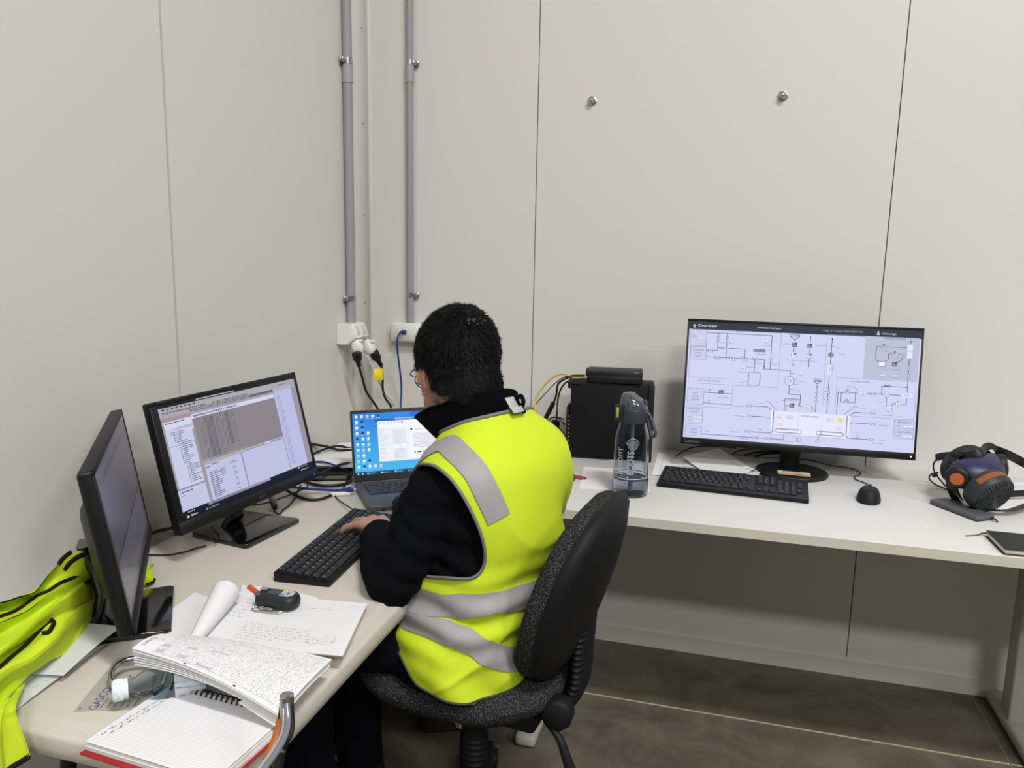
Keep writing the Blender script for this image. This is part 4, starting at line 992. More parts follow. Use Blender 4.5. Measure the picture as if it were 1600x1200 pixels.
strap([mk(1462, 715, ZR+.10), mk(1480, 712, ZR+.12), mk(1510, 712, ZR+.135), mk(1533, 706, ZR+.15), mk(1540, 699, ZR+.15), mk(1550, 697, ZR+.15), mk(1558, 704, ZR+.14)], .0105, .13)
strap([mk(1556, 703, ZR+.14), mk(1572, 709, ZR+.135), mk(1590, 718, ZR+.12), mk(1612, 730, ZR+.10), mk(1650, 752, ZR+.03)], .012, .13)
strap([mk(1487, 722, ZR+.115), mk(1481, 740, ZR+.085), mk(1485, 762, ZR+.04), mk(1495, 783, ZR+.008), mk(1510, 791, ZR+.012), mk(1540, 796, ZR+.013), mk(1570, 798, ZR+.013), mk(1590, 794, ZR+.013), mk(1612, 786, ZR+.013)], .013, .13)
strap([mk(1484, 722, ZR+.115), mk(1488, 745, ZR+.085), mk(1496, 768, ZR+.04), mk(1502, 780, ZR+.012)], .011, .13)
strap([mk(1580, 772, ZR+.02), mk(1595, 771, ZR+.02), mk(1625, 770, ZR+.02)], .0095, .15)
strap([mk(1465, 716, ZR+.10), mk(1459, 724, ZR+.08), mk(1459, 734, ZR+.06), mk(1466, 746, ZR+.03), mk(1478, 760, ZR+.01)], .0022, 1, name='cord')
strap([mk(1466, 738, ZR+.04), mk(1455, 741, ZR+.03), mk(1452, 748, ZR+.015), mk(1460, 756, ZR+.006), mk(1475, 763, ZR+.004), mk(1488, 768, ZR+.004)], .0022, 1, name='cord')
mb = MB(); mb.tube([mk(1458, 744, ZR+.035), mk(1464, 741, ZR+.04)], .005, M_rubk, 8, spline=False); mb.build('buckle', t)

# ---- dark grey slim case
a, b, c_ = at(1457, 789, ZR), at(1532, 818, ZR), at(1548, 811, ZR)
ex = (b-a).normalized(); L_len = (b-a).length; cen = (a+c_)/2
t = thing('slim_case', None, 'slim dark grey case lying before the respirator', 'case', M=frame(Vector((cen.x, cen.y, ZR)), ex, Vector((-ex.y, ex.x, 0))))
mb = MB(); mb.box((0, 0, .0075), (L_len*1.0, .060, .013), mat('case_grey', (84, 85, 90), .55, bump=(700, .2)), .005, 3); mb.build('shell', t)
mb = MB(); mb.box((0, 0, .0022), (L_len*.985, .057, .0035), M_blackm, .001, 1); mb.build('base', t)
mb = MB(); mb.box((.004, .006, .0143), (L_len*.72, .026, .0008), mat('case_grey_line', (74, 75, 80), .5), .0003, 1); mb.tube([(L_len*.5, .016, .009), (L_len*.5+.010, .02, .006), (L_len*.5+.018, .018, .003)], .003, M_black, 8, 3, flat=((0, 1, 0), .35)); mb.build('closure', t)

# ---- black pocket notebook
a, b = at(1541, 829, ZR+.014), at(1570, 858, ZR+.014)
ey = (a-b).normalized(); ln = (a-b).length; exx = Vector((ey.y, -ey.x, 0))
t = thing('notebook', None, 'black pocket notebook with ribbon at the front right of the white desk', 'notebook', M=frame(Vector((b.x, b.y, ZR)), exx, ey))
mb = MB(); mb.box((.055, ln/2, .0077), (.106, ln-.006, .0110), mat('page_block', (214, 208, 188), .8), .001, 1); mb.build('pages', t)
mb = MB(); mb.box((.055, ln/2, .0142), (.112, ln, .0018), mat('notebook_cover', (34, 35, 37), .6), .0008, 2); mb.box((.055, ln/2, .0011), (.112, ln, .0018), mat('notebook_cover', (34, 35, 37), .6), .0008, 2); mb.build('cover', t)
mb = MB(); mb.tube([(.01, ln-.004, .009), (-.004, ln+.006, .005), (-.02, ln-.004, .0015), (-.048, ln-.018, .0012)], .0022, mat('ribbon_grey', (90, 90, 88), .7), 8, 5, flat=((0, 0, 1), .2)); mb.build('ribbon', t)
# ================================================================= things on the folding table
# ---- laptop
ha = Vector((.269, -.668, ZL)); ly_ = .63; X_ = Vector((math.cos(ly_), math.sin(ly_), 0)); Y_ = Vector((-math.sin(ly_), math.cos(ly_), 0))
LW, LD = .318, .218
M_lap = mat('laptop_grey', (92, 93, 95), .42, .25); M_lapd = mat('laptop_bezel', (24, 25, 27), .4)
t = thing('laptop', None, 'grey laptop with a blue desktop showing a white mail window', 'laptop', M=frame(ha, X_, Y_))
mb = MB(); mb.rings([[Vector((LW/2+p[0], -LD/2+p[1], z)) for p in rrect(LW-2*i, LD-2*i, .010, 4)] for z, i in ((.001, .006), (.004, .001), (.0135, 0), (.0155, .0015))], M_lap); mb.build('base', t)
mb = MB(); mb.box((LW/2, -.070, .0157), (.272, .094, .0006), mat('key_well', (44, 45, 47), .5)); mb.build('keyboard_deck', t)
M_lk = mat('laptop_key', (52, 53, 56), .5)
lr = [[(1, k) for k in ('Esc', 'F1', 'F2', 'F3', 'F4', 'F5', 'F6', 'F7', 'F8', 'F9', 'F10', 'F11', 'F12', 'Ins', 'Del')], [(1, c) for c in '`1234567890-=']+[(2, 'Bksp')], [(1.5, 'Tab')]+[(1, c) for c in 'QWERTYUIOP[]']+[(1.5, '\\')], [(1.75, 'Caps')]+[(1, c) for c in "ASDFGHJKL;'"]+[(2.25, 'Enter')], [(2.25, 'Shift')]+[(1, c) for c in 'ZXCVBNM,./']+[(2.75, 'Shift')], [(1, 'Ctrl'), (1, 'Fn'), (1, '='), (1, 'Alt'), (5, ''), (1, 'Alt'), (1, 'Prt'), (1, 'Ctrl'), (1, '<'), (1, 'v'), (1, '>')]]
for ri, row in enumerate(lr):
    x = LW/2-.135; y = -.0235-ri*.0155-(.003 if ri == 0 else 0); u = .018
    for w, c in row:
        mb = MB(Matrix.Translation((x+w*u/2, y-.0078, .016))); mb.rings([[Vector((p[0], p[1], z)) for p in rrect(w*u-.0022-2*i, .0135-2*i, .0016, 2)] for z, i in ((0, 0), (.0012, 0), (.0016, .0005))], M_lk)
        if c: mb.text(c, .0052 if len(c) == 1 else .003, M_leg_, Matrix.Translation((-w*u*.18, .0015, .0018)))
        mb.build('key', t); x += w*u
mb = MB(); mb.box((LW/2+.004, -.166, .0157), (.118, .070, .0005), mat('touchpad', (106, 107, 110), .35)); mb.build('touchpad', t)
mb = MB(); mb.cyl((.02, .002, .014), (LW-.02, .002, .014), .006, M_lapd, n=14); mb.build('hinge', t)
LT_ = .27
lidM = frame(Vector((0, .002, .015)), (1, 0, 0), (0, math.sin(LT_), math.cos(LT_)))     # x right, y up the lid, z toward the viewer
LH = .208
mb = MB(lidM); mb.rings([[Vector((LW/2+p[0], LH/2+p[1], z)) for p in rrect(LW-2*i, LH-2*i, .008, 4)] for z, i in ((-.006, .002), (-.0045, 0), (-.0006, 0), (0, .001))], M_lap); lid = mb.build('lid', t)
mb = MB(lidM); mb.box((LW/2, LH/2, .0001), (LW-.003, LH-.003, .0006), M_lapd); mb.lathe([(.0018, 0), (.0001, .0003)], mat('camera_lens', (30, 34, 50), .1), 12, (LW/2, LH-.0055, .0005), (0, 0, 1)); mb.build('bezel', t)
sx0, sx1, sy0, sy1 = .0065, LW-.0065, .020, LH-.011
mb = MB(lidM); D = Draw(mb, lambda x, y, dz: Vector((x, y, .0006+dz)), dz=.00008)
w_, h_ = sx1-sx0, sy1-sy0
U = lambda u, v: (sx0+u*w_, sy1-v*h_)
def R_(u0, v0, u1, v1, c): D.poly([U(u0, v0), U(u1, v0), U(u1, v1), U(u0, v1)], c, True)
D.k = 0
for k in range(12): R_(0, k*.945/12, 1, (k+1)*.945/12, (int(40+30*k/12), int(132+52*k/12), int(222+14*k/12)))
R_(0, .945, 1, 1, (30, 52, 84)); D.up()
R_(.55, 0, 1, .08, (30, 104, 216)); R_(.20, .105, 1, .14, (34, 96, 176)); R_(.23, .14, 1, .80, (232, 234, 246)); R_(.40, .10, .62, .14, (222, 226, 240)); D.up()
R_(.23, .14, 1, .25, (240, 240, 248)); R_(.37, .29, .50, .78, (222, 224, 238)); R_(.375, .53, .5, .60, (250, 250, 255)); R_(.53, .27, 1, .78, (240, 240, 250)); D.up()
for i, (cc_, rr_) in enumerate([(c, r) for r in range(10) for c in range(5) if c < (5 if r == 0 or r == 9 else (2 if r == 1 else (3 if r in (3, 4, 5, 6, 8) else 2)))]):
    u, v = .035+cc_*.052, .03+rr_*.090; col_ = [(236, 240, 246), (236, 240, 246), (226, 232, 240), (60, 60, 80), (222, 196, 190)][(i*7+rr_) % 5]
    if cc_ > 3 and rr_ > 0 and rr_ < 9: continue
    R_(u-.012, v-.004, u+.012, v+.036, col_); D.bars(*U(u-.016, v+.05), w_*.03, .0011, (220, 232, 246))
for k in range(7): R_(.25+k*.035, .16, .268+k*.035, .185, (196, 200, 214))
R_(.46, .155, .475, .17, (90, 94, 110))
for k in range(24): D.bars(*U(.245, .27+k*.021), w_*rnd.uniform(.03, .09), .0010, (184, 188, 204))
for k in range(14): D.bars(*U(.378, .30+k*.034), w_*rnd.uniform(.06, .11), .0011, (184, 186, 200))
D.disc(*U(.555, .30), .0032, (60, 54, 70)); D.bars(*U(.59, .305), w_*.14, .0014, (140, 140, 154))
for k in range(13): D.bars(*U(.57, .37+k*.019), w_*(.36 if k % 4 else .2), .0011, (150, 152, 168))
D.bars(*U(.57, .68), w_*.12, .0036, (60, 60, 70), gap=.5); D.bars(*U(.62, .72), w_*.10, .0012, (120, 122, 140))
for k in range(2): R_(.02+k*.04, .963, .032+k*.04, .983, (230, 236, 244))
for k in range(5): R_(.10+k*.13, .955, .20+k*.13, .99, (44, 84, 128)); R_(.11+k*.13, .962, .125+k*.13, .984, (220, 226, 236)); D.bars(*U(.13+k*.13, .973), w_*.05, .0014, (190, 204, 224))
mb.build('screen', t)

# ---- keyboard under the hand
o1, o2, o3 = at(428, 893, ZL+.021), at(548, 797, ZL+.021), at(500, 911, ZL+.012)
kx = Vector((o2.x-o1.x, o2.y-o1.y, 0)).normalized(); ky = Vector((-kx.y, kx.x, 0))
o = Vector((o1.x, o1.y, ZL))+kx*.206-ky*.060
rowsL = ROWS_FULL(False)
KBL = frame(o, kx, ky)
keyboard('compact black keyboard under the hand on the off-white table', KBL, .416, .122, rowsL, .01775, .0186, -.2015, .0575, .021, .011, 'desk keyboards', r=.004)
cable('keyboard_cable', [at(551, 796, ZL+.016), at(536, 786, ZL+.008), at(527, 779, ZL+.004), at(524, 773, ZL+.003), at(533, 766, ZL+.003), at(540, 757, ZL+.004), at(541, 748, ZL+.006), at(535, 736, ZL+.012), at(525, 727, ZL+.02), at(518, 723, ZL+.03), at(523, 714, ZL+.03), at(534, 708, ZL+.03), at(548, 706, ZL+.028)], .0018, M_cable, 'thin black cable of the compact keyboard winding behind the laptop')

# ---- corded mouse half hidden by the sleeve
c = at(628, 797, ZL)
mouse('black mouse half hidden between laptop and dark sleeve', frame(Vector((c.x+.004, c.y+.002, ZL)), (.80, .6, 0), (-.6, .80, 0)))
cable('mouse_cable', [at(601, 797, ZL+.008), at(596, 795, ZL+.006), at(585, 797, ZL+.004), at(577, 800, ZL+.003), at(572, 804, ZL+.003)], .0017, M_cable, 'short stretch of thin black mouse cable above the compact keyboard')

# ---- papers and flat dock behind, between monitor and laptop
q0 = at(500, 742, ZL+.012)
sheet('paper_sheet', (.05, -.60, ZL+.022), (.17, .03, 0), (-.02, .30, 0), 'white sheets pushed under the cables between monitor and laptop', wav=.012, seed=21, marks=lambda D, lx, ly: [D.seg((lx*.1, ly*.3), (lx*.9, ly*.5), .0006, M_inkp), D.seg((lx*.1, ly*.6), (lx*.9, ly*.62), .0006, M_inkp)])
t = thing('docking_station', (.150, -.585, ZL), 'flat dark dock under the white sheets left of the laptop', 'dock', .35)
MB().box((0, 0, .010), (.13, .085, .018), M_black, .004, 2).build('housing', t); MB().box((0, -.0432, .010), (.11, .0015, .010), mat('dock_grey', (92, 94, 96), .4), .0004, 1).build('port_strip', t)
t = thing('usb_hub', (.262, -.735, ZL), 'small white block under the blue network plug beside the laptop', 'adaptor', .55)
MB().box((0, 0, .0055), (.055, .022, .010), M_white, .003, 2).build('housing', t)

z = ZL+.03
for i, (pts, r, m, lab) in enumerate((
    ([(480, 692, z), (495, 695, z+.01), (512, 698, z+.015), (530, 703, z+.01), (560, 703, z), (600, 706, z-.02)], .0040, M_cable, 'thick black cable, uppermost from monitor to laptop'),
    ([(482, 712, z), (497, 706, z+.01), (513, 700, z+.016), (530, 697, z+.01), (545, 700, z), (580, 708, z-.02)], .0038, M_cable, 'thick black cable crossing under the uppermost one'),
    ([(484, 745, z-.02), (500, 740, z), (520, 731, z+.01), (535, 725, z+.01), (552, 724, z), (590, 730, z-.02)], .0040, M_cable, 'thick black cable rising right over the white sheets'),
    ([(470, 750, ZL+.006), (492, 757, ZL+.006), (512, 759, ZL+.006), (535, 757, ZL+.006), (548, 751, ZL+.006), (545, 744, ZL+.010), (532, 740, ZL+.020), (510, 742, ZL+.014), (490, 746, ZL+.01)], .0046, M_cable, 'thick black cable loop lying before the flat dock'),
    ([(440, 762, ZL+.03), (455, 770, ZL+.006), (475, 779, ZL+.005), (492, 781, ZL+.005), (510, 777, ZL+.005), (530, 768, ZL+.005), (548, 762, ZL+.005)], .0038, M_cable, 'thick black cable sagging lowest between monitor and laptop'),
    ([(478, 724, z), (492, 722, z+.008), (505, 722, z+.012), (520, 726, z+.010), (535, 732, z), (548, 740, z-.02)], .0034, M_blue, 'blue network cable arching over the white sheets'),
    ([(455, 761, ZL+.03), (475, 763, ZL+.02), (500, 765, ZL+.014), (525, 766, ZL+.014), (542, 765, ZL+.016)], .0036, M_blue, 'straight blue network cable plugged into the laptop side'),
    ([(350, 790, ZL+.05), (395, 789, ZL+.03), (420, 785, ZL+.02), (440, 778, ZL+.018), (460, 770, ZL+.01), (478, 762, ZL+.02), (482, 756, ZL+.03)], .0021, M_cable, 'thin black lead running through the ferrite bead under the monitor'),
    ([(428, 792, ZL+.006), (430, 800, ZL+.003), (437, 803, ZL+.003), (442, 797, ZL+.003), (452, 789, ZL+.003), (460, 779, ZL+.003), (466, 766, ZL+.01), (470, 758, ZL+.03)], .0021, M_cable, 'thin black lead looping below the ferrite bead'),
    ([(232, 835, ZL+.012), (250, 829, ZL+.012), (268, 825, ZL+.015), (300, 815, ZL+.03)], .0040, M_cable, 'thick black cable entering behind the lit small monitor from the wall'),
    ([(232, 867, ZL+.003), (262, 867, ZL+.003), (290, 862, ZL+.003), (308, 856, ZL+.004), (322, 853, ZL+.004)], .0019, M_cable, 'thin black lead lying on the table before the small monitor foot'),
    ([(331, 822, ZL+.06), (334, 828, ZL+.04), (340, 834, ZL+.02), (341, 840, ZL+.014), (336, 848, ZL+.014)], .0019, M_cable, 'thin black lead dangling onto the small monitor foot'))):
    o = cable('desk_cable', [at(*p) for p in pts], r, m, lab, 'cables on the folding table')
    if i == 6:
        a, b = at(541, 765, ZL+.0165), at(553, 765, ZL+.017); MB().tube([a, a+(b-a)*.5, b], .0062, M_blue, 10, spline=False).build('network_plug', o); b2 = b+(b-a).normalized()*.006; MB().tube([b, b2], .0045, mat('clear_plug', (160, 176, 214), .2), 8, spline=False).build('clear_tip', o)
    if i == 7:
        a, b = at(424, 777, ZL+.024), at(430, 794, ZL+.012); MB().tube([a, a+(b-a)*.1, a+(b-a)*.9, b], lambda t_: .0085 if 0 < t_ < 1 else .0055, M_blackg, 14, spline=False).build('ferrite_bead', o)

# ---- handwritten pad, sheets, rolled page
def quad_sheet(name, c00, c10, c11, c01, label, m=None, thick=.0004, marks=None, bulge=None, cat='paper', group=None, parent=None, n=18, flip=False, dz=.0002):
    """sheet spanned by four corners (bottom-left, bottom-right, top-right, top-left); bulge(u,v) lifts it"""
    c00, c10, c11, c01 = map(Vector, (c00, c10, c11, c01)); m = m or M_paper
    lx = ((c10-c00).length+(c11-c01).length)/2; ly = ((c01-c00).length+(c11-c10).length)/2
    def P_(u, v): return c00*(1-u)*(1-v)+c10*u*(1-v)+c11*u*v+c01*(1-u)*v+Vector((0, 0, (bulge(u, v) if bulge else 0)))
    def f(x, y, d): return P_(x/lx, y/ly)+Vector((0, 0, d))
    mb = MB(); mb.grid(lambda u, v: P_(u, v)+Vector((0, 0, thick)), n, n, m); mb.grid(lambda u, v: P_(1-u, v), n, n, m)
    for g in (lambda u: (u, 0), lambda u: (1, u), lambda u: (1-u, 1), lambda u: (0, 1-u)):
        mb.grid(lambda u, v: P_(*g(u))+Vector((0, 0, thick*v)), n, 1, m)
    if marks: marks(Draw(mb, lambda x, y, d: f(x, y, thick+d), dz=dz, mk=lambda c: c), lx, ly)
    return mb.build(name, parent, label=label, cat=cat, group=group)
def faint_notes(seed, n=5, h=.006, lw=.0004, m=None, x0=.1, y0=.85, w=.6, step=.1):
    def k(D, lx, ly):
        r_ = random.Random(seed)
        for i in range(n): D.scrawl(lx*x0, ly*(y0-step*i), lx*w*r_.uniform(.5, 1), h, m or M_inkl, lw, r_)
    return k
z = ZL
quad_sheet('paper_sheet', at(213, 992, z+.004), at(330, 1000, z+.004), at(345, 940, z+.006), at(304, 926, z+.004), 'blank white sheet left of the rolled page, corner toward the lit monitor', marks=lambda D, lx, ly: D.seg((lx*.84, ly*.93), (lx*.92, ly*.90), .0012, M_ink))
quad_sheet('paper_sheet', at(370, 960, z+.004), at(500, 960, z+.004), at(497, 934, z+.004), at(378, 914, z+.004), 'white sheet with pencil doodle peeking out behind the gas detector', bulge=lambda u, v: .004*math.sin(PI*u)*v, marks=lambda D, lx, ly: [D.scrawl(lx*.2, ly*.75, .03, .003, M_inkl, .0003, random.Random(3)), D.line([(lx*.72, ly*.85), (lx*.95, ly*.6), (lx*.78, ly*.75), (lx*.9, ly*.5), (lx*.7, ly*.8)], .0004, M_inkl, False)])
# the pad
t = thing('writing_pad', at(430, 990, z), 'lined writing pad full of handwriting under the gas detector', 'pad')
TO = Vector(t.location)
def pq(pts, dz_): return [at(x, y, z+dz_)-TO for x, y in pts]
base = [(305, 1000), (535, 1026), (574, 944), (362, 926)]
for k in range(5):
    j = rnd.uniform(-1.5, 1.5); c = pq([(x+j, y+rnd.uniform(-.7, .7)+(4-k)*.5) for x, y in base], .008+.0026*k)
    quad_sheet('page', *c, None, cat=None, parent=t, thick=.0020 if k < 4 else .0008, m=M_paper)
c = pq(base, .0225)
def notes(D, lx, ly):
    r_ = random.Random(31)
    for i in range(22): D.seg((lx*.06, ly*(.06+.041*i)), (lx*.97, ly*(.06+.041*i)), .00025, M_inkp)
    for i in range(7): D.scrawl(lx*.25, ly*(.40-.05*i), lx*(.46 if i < 5 else .12*(7-i)), .0042, M_inkl, .0005, r_, -.05)
    for i in range(6): D.scrawl(lx*(.17-.014*i), ly*(.86-.075*i), .022, .0042, M_inkl, .0005, r_)
    D.scrawl(lx*.60, ly*.80, lx*.16, .004, M_inkl, .0005, r_)
    for cx_, cy_, rx, ry in ((.76, .20, .035, .055), (.86, .24, .045, .085)):
        D.line([(lx*cx_+lx*rx*math.cos(a), ly*cy_+ly*ry*math.sin(a)) for a in np.linspace(0, 6.6, 26)], .0004, M_inkl, False); D.scrawl(lx*(cx_-.03), ly*(cy_+.02), .018, .003, M_inkl, .0004, r_); D.scrawl(lx*(cx_-.03), ly*(cy_-.03), .018, .003, M_inkl, .0004, r_)
quad_sheet('page', *c, 'top page with dense handwriting and two circled notes', cat=None, parent=t, marks=notes, bulge=lambda u, v: .004*max(0, u-.8)*v+.004*(1-u)**3+.001*math.sin(7*u+3*v))
# rolled page standing up from the pad's left side
def roll(u, v):
    a_, b_ = at(302, 1003, z+.036), at(352, 926, z+.052); c_ = a_+(b_-a_)*v; r0 = .010+.016*v; d_ = (b_-a_).normalized(); s_ = d_.cross(Vector((0, 0, 1))).normalized(); w_ = s_.cross(d_)
    an = -2.2+u*5.7; r1 = r0*(1-.10*u)
    return c_+(s_*math.cos(an)+w_*math.sin(an))*r1-TO
mb = MB(); mb.grid(roll, 36, 14, M_paper); mb.grid(lambda u, v: roll(1-u, v)+Vector((0, 0, .0004)), 36, 14, M_paper); mb.build('rolled_page', t)

# ---- orange marker cap
c = at(391, 919, z+.006); MB().tube([(c.x-.003, c.y+.002, z+.006), (c.x+.004, c.y-.002, z+.006), (c.x+.035, c.y-.022, z+.006)], .006, mat('orange_pen', (206, 84, 48), .4), 14, spline=False).build('marker_pen', label='orange marker end poking out behind the handwritten pad', cat='pen')

# ---- gas detector
ZT = z+.0240
c = at(434, 936, ZT+.014); ang = math.radians(4)
t = thing('gas_detector', None, 'small black gas detector with yellow and blue badge on the writing pad', 'gas detector', M=frame(Vector((c.x, c.y, ZT)), (math.cos(ang), math.sin(ang), 0), (-math.sin(ang), math.cos(ang), 0)))
M_gd = mat('detector_black', (30, 32, 34), .5)
mb = MB(); mb.rings([[Vector((p[0], p[1], zz)) for p in rrect(.082-2*i, .044-2*i, .018-i*.5, 6)] for zz, i in ((.001, .006), (.005, .001), (.012, 0), (.020, .001), (.0245, .004), (.0265, .009))], M_gd); mb.build('housing', t)
mb = MB(); mb.box((-.032, .0115, .0255), (.014, .011, .003), mat('detector_grey', (140, 142, 142), .4), .001, 1); mb.box((-.033, -.008, .0245), (.012, .014, .003), mat('detector_dark', (76, 80, 82), .4), .001, 1); mb.build('sensor_cover', t)
mb = MB(); mb.box((-.005, .001, .0267), (.024, .018, .0008), mat('lcd', (60, 68, 68), .15)); mb.build('display', t)
mb = MB(); mb.slab([(.008, -.012), (.026, -.012), (.0325, -.006), (.0325, .006), (.026, .012), (.008, .012)], .0265, .0272, mat('badge_silver', (176, 178, 186), .35)); mb.lathe([(.0055, .0273), (.0001, .0275)], mat('badge_yellow', (206, 214, 60), .4), 18, (.013, .0062, 0)); mb.box((.0125, -.008, .0273), (.009, .007, .0003), mat('badge_blue', (70, 140, 210), .4)); mb.box((.0215, -.001, .0273), (.005, .008, .0003), mat('badge_violet', (96, 84, 170), .4)); mb.lathe([(.0014, .0273), (.0001, .0277)], M_ink, 8, (.013, .0062, 0)); mb.build('badge', t)
mb = MB(); mb.tube([(-.030, -.020, .006), (-.036, -.026, .004), (-.028, -.031, .003), (.010, -.030, .003), (.022, -.024, .004)], .0012, M_steel, 8, 5); mb.box((-.018, -.0245, .006), (.010, .005, .008), M_steel, .001, 1); mb.tube([(-.012, -.024, .006), (.004, -.025, .006)], .0028, M_steel, 10, spline=False); mb.build('alligator_clip', t)

# ---- spiral notebook with red cover at the table end
p0, p1, p2 = at(131, 1160, z+.016), at(268, 1068, z+.016), at(412, 1132, z+.016)
ey = Vector((p1.x-p0.x, p1.y-p0.y, 0)); ly2 = ey.length; ey.normalize(); ex = Vector((ey.y, -ey.x, 0)); wd = .215
t = thing('spiral_notebook', None, 'open red-backed spiral notebook with lined pages at the table end', 'notebook', M=frame(Vector((p0.x, p0.y, z)), ex, ey))
mb = MB(); mb.box((wd/2, ly2/2-.003, .0020), (wd+.006, ly2+.006, .003), mat('red_cover', (158, 30, 38), .5), .0008, 1); mb.build('cover', t)
mb = MB()
for k in range(6): mb.box((wd/2+rnd.uniform(-.001, .001), ly2/2+rnd.uniform(-.001, .001), .0048+k*.0018), (wd-.002, ly2-.002, .0015), M_paper if k % 5 else mat('cream_page', (220, 214, 196), .7))
mb.build('page_block', t)
def nb_marks(D, lx, ly):
    r_ = random.Random(77)
    for i in range(30): D.seg((lx*.02, ly*(.04+.031*i)), (lx*.98, ly*(.04+.031*i)), .00022, M_inkp)
    D.scrawl(lx*.035, ly*.12, .105, .0045, M_ink, .0007, r_, PI/2-.1); D.scrawl(lx*.075, ly*.16, .095, .0045, M_ink, .0007, r_, PI/2-.1)
f, lx, ly = sheet_fn((.001, .001, .0158), (wd-.004, 0, 0), (0, ly2-.004, 0), .0015, 4)
mb = MB(); mb.grid(lambda u, v: f(u*lx, v*ly, .0003), 16, 12, M_paper); nb_marks(Draw(mb, lambda x, y, d: f(x, y, .0003+d), dz=.00015, mk=lambda c: c), lx, ly); mb.build('top_page', t)
for k in range(22):
    x = .010+k*.0092; mb = MB(); mb.tube([(x, ly2-.012, .0175), (x, ly2-.006, .0225), (x, ly2+.001, .020), (x, ly2+.004, .011), (x, ly2, .004)], .0014, M_blackm, 7, 3, flat=((1, 0, 0), .8)); mb.build('binding_ring', t)

# ---- card with GASCO lettering
a, b, c_ = at(213, 1109, z), at(115, 1112, z), at(196, 1020, z)
ey = Vector((b.x-a.x, b.y-a.y, 0)); hh = ey.length; ey.normalize(); ex = Vector((ey.y, -ey.x, 0)); ex = -ex if ex.dot(Vector((c_.x-b.x, c_.y-b.y, 0))) < 0 else ex
M_card = mat('card_grey', (168, 164, 156), .6); M_vio = mat('logo_violet', (72, 60, 140), .6)
f, lx, ly = sheet_fn((a.x, a.y, z+.0004), ex*.15, ey*hh, .0, 0)
mb = MB(); mb.grid(lambda u, v: f(u*lx, v*ly, .0004), 2, 2, M_card)
D = Draw(mb, lambda x, y, d: f(x, y, .0004+d), dz=.00015, mk=lambda c: c)
D.text(.031, hh*.83-.010, 'GASCO', .0185, M_vio, 'CENTER', .95)
for i in range(6): D.bars(.006, hh*.60-i*.0092, .028+.004*(i % 3), .0019, mat('card_print', (96, 90, 96), .6))
D.bars(.045, hh*.63, .025, .0019, mat('card_print', (96, 90, 96), .6)); D.bars(.075, hh*.83, .03, .0015, mat('card_print', (96, 90, 96), .6)); D.bars(.075, hh*.76, .03, .0015, mat('card_print', (96, 90, 96), .6)); D.seg((.004, hh*.93), (.008, hh*.93), .003, mat('card_print', (96, 90, 96), .6))
mb.build('business_card', label='grey card lettered GASCO lying on the off-white table', cat='card')

# ---- steel ring behind the small bottle
c = at(216, 1055, z+.016); mb = MB(); mb.tube([(c.x+.040*math.cos(a), c.y+.034*math.sin(a), z+.0045+.022*(.5+.5*math.cos(a-2.6))) for a in np.linspace(0, 2*PI, 25)], .0042, M_steel, 12, 3); mb.build('steel_ring', label='polished steel ring leaning behind the clear water bottle', cat='ring')

# ---- clear water bottle lying down
a = at(176, 1080, z+.033); b = at(300, 1052, z+.034); dv = Vector((b.x-a.x, b.y-a.y, 0)).normalized(); a = Vector((a.x, a.y, z+.0325))
t = thing('water_bottle', a, 'small clear water bottle with white cap lying under the printed stack', 'bottle')
M_clear = mat('clear_pet', (240, 246, 250), .03, trans=1, ior=1.12); M_cap = mat('cap_white', (214, 224, 230), .45)
mb = MB(); mb.lathe([(.0001, -.0015), (.0130, -.001), (.0148, .001), (.0150, .012), (.0150, .020)], M_cap, 40, (0, 0, 0), dv)
for k in range(30):
    an = 2*PI*k/30; q = ring(Vector((0, 0, 0)), dv, .0151, 30)[k]; mb.tube([q+dv*.002, q+dv*.013], .0005, M_cap, 5, spline=False)
mb.build('cap', t)
prof = [(.0125, .018), (.0125, .022), (.017, .023), (.0172, .025), (.0130, .026), (.0135, .030), (.020, .040), (.0270, .052), (.0305, .062), (.0318, .072), (.0303, .075), (.0318, .079), (.0318, .122), (.0303, .126), (.0318, .130), (.0315, .150), (.028, .158), (.010, .155), (.0001, .154)]
mb = MB(); mb.lathe(prof+[(max(r-.0009, .0001), zz) for r, zz in prof[::-1]][1:], M_clear, 48, (0, 0, 0), dv, cap=False); mb.build('body', t)
Rw = ring(Vector((0, 0, 0)), dv, 1, 48)
M_wlab = mat('bottle_label', (210, 214, 222), .4); M_navy = mat('label_navy', (36, 44, 110), .4); M_bl = mat('label_blue', (48, 120, 200), .4)
ax1 = Vector((0, 0, 1)); ax2 = dv.cross(ax1)
lf = lambda an, s_, r_: dv*s_+(ax1*math.cos(an)+ax2*math.sin(an))*r_
mb = MB(); mb.grid(lambda u, v: lf(u*2*PI, .080+.042*v, .0325), 60, 2, M_wlab)
D = Draw(mb, lambda x, y, d: lf(x/.0325, .080+y, .0326+d), dz=.0001, mk=lambda c: c)
for a0 in (0.35, 2.5, 4.6):
    D.text(a0*.0325, .010, 'MOUNT', .0100, M_navy, 'CENTER', 1, PI); D.text(a0*.0325, .0225, 'FRANKLIN', .0100, M_navy, 'CENTER', .9, PI); D.bars(a0*.0325-.02, .034, .04, .0018, M_inkl); D.bars(a0*.0325-.02, .038, .04, .0018, M_inkl)
    D.poly([((a0+.9)*.0325, .001), ((a0+1.2)*.0325, .001), ((a0+1.35)*.0325, .044), ((a0+1.1)*.0325, .044)], M_bl, True)
mb.build('label', t)
mb = MB(); mb.grid(lambda u, v: lf(1.4+u*3.2, .052+.026*v, .0295-.004*(1-v)), 30, 6, mat('blue_tint_water', (186, 216, 246), .05, trans=1, ior=1.15)); mb.build('water', t, label='blue tinted water pooled along the lower side')

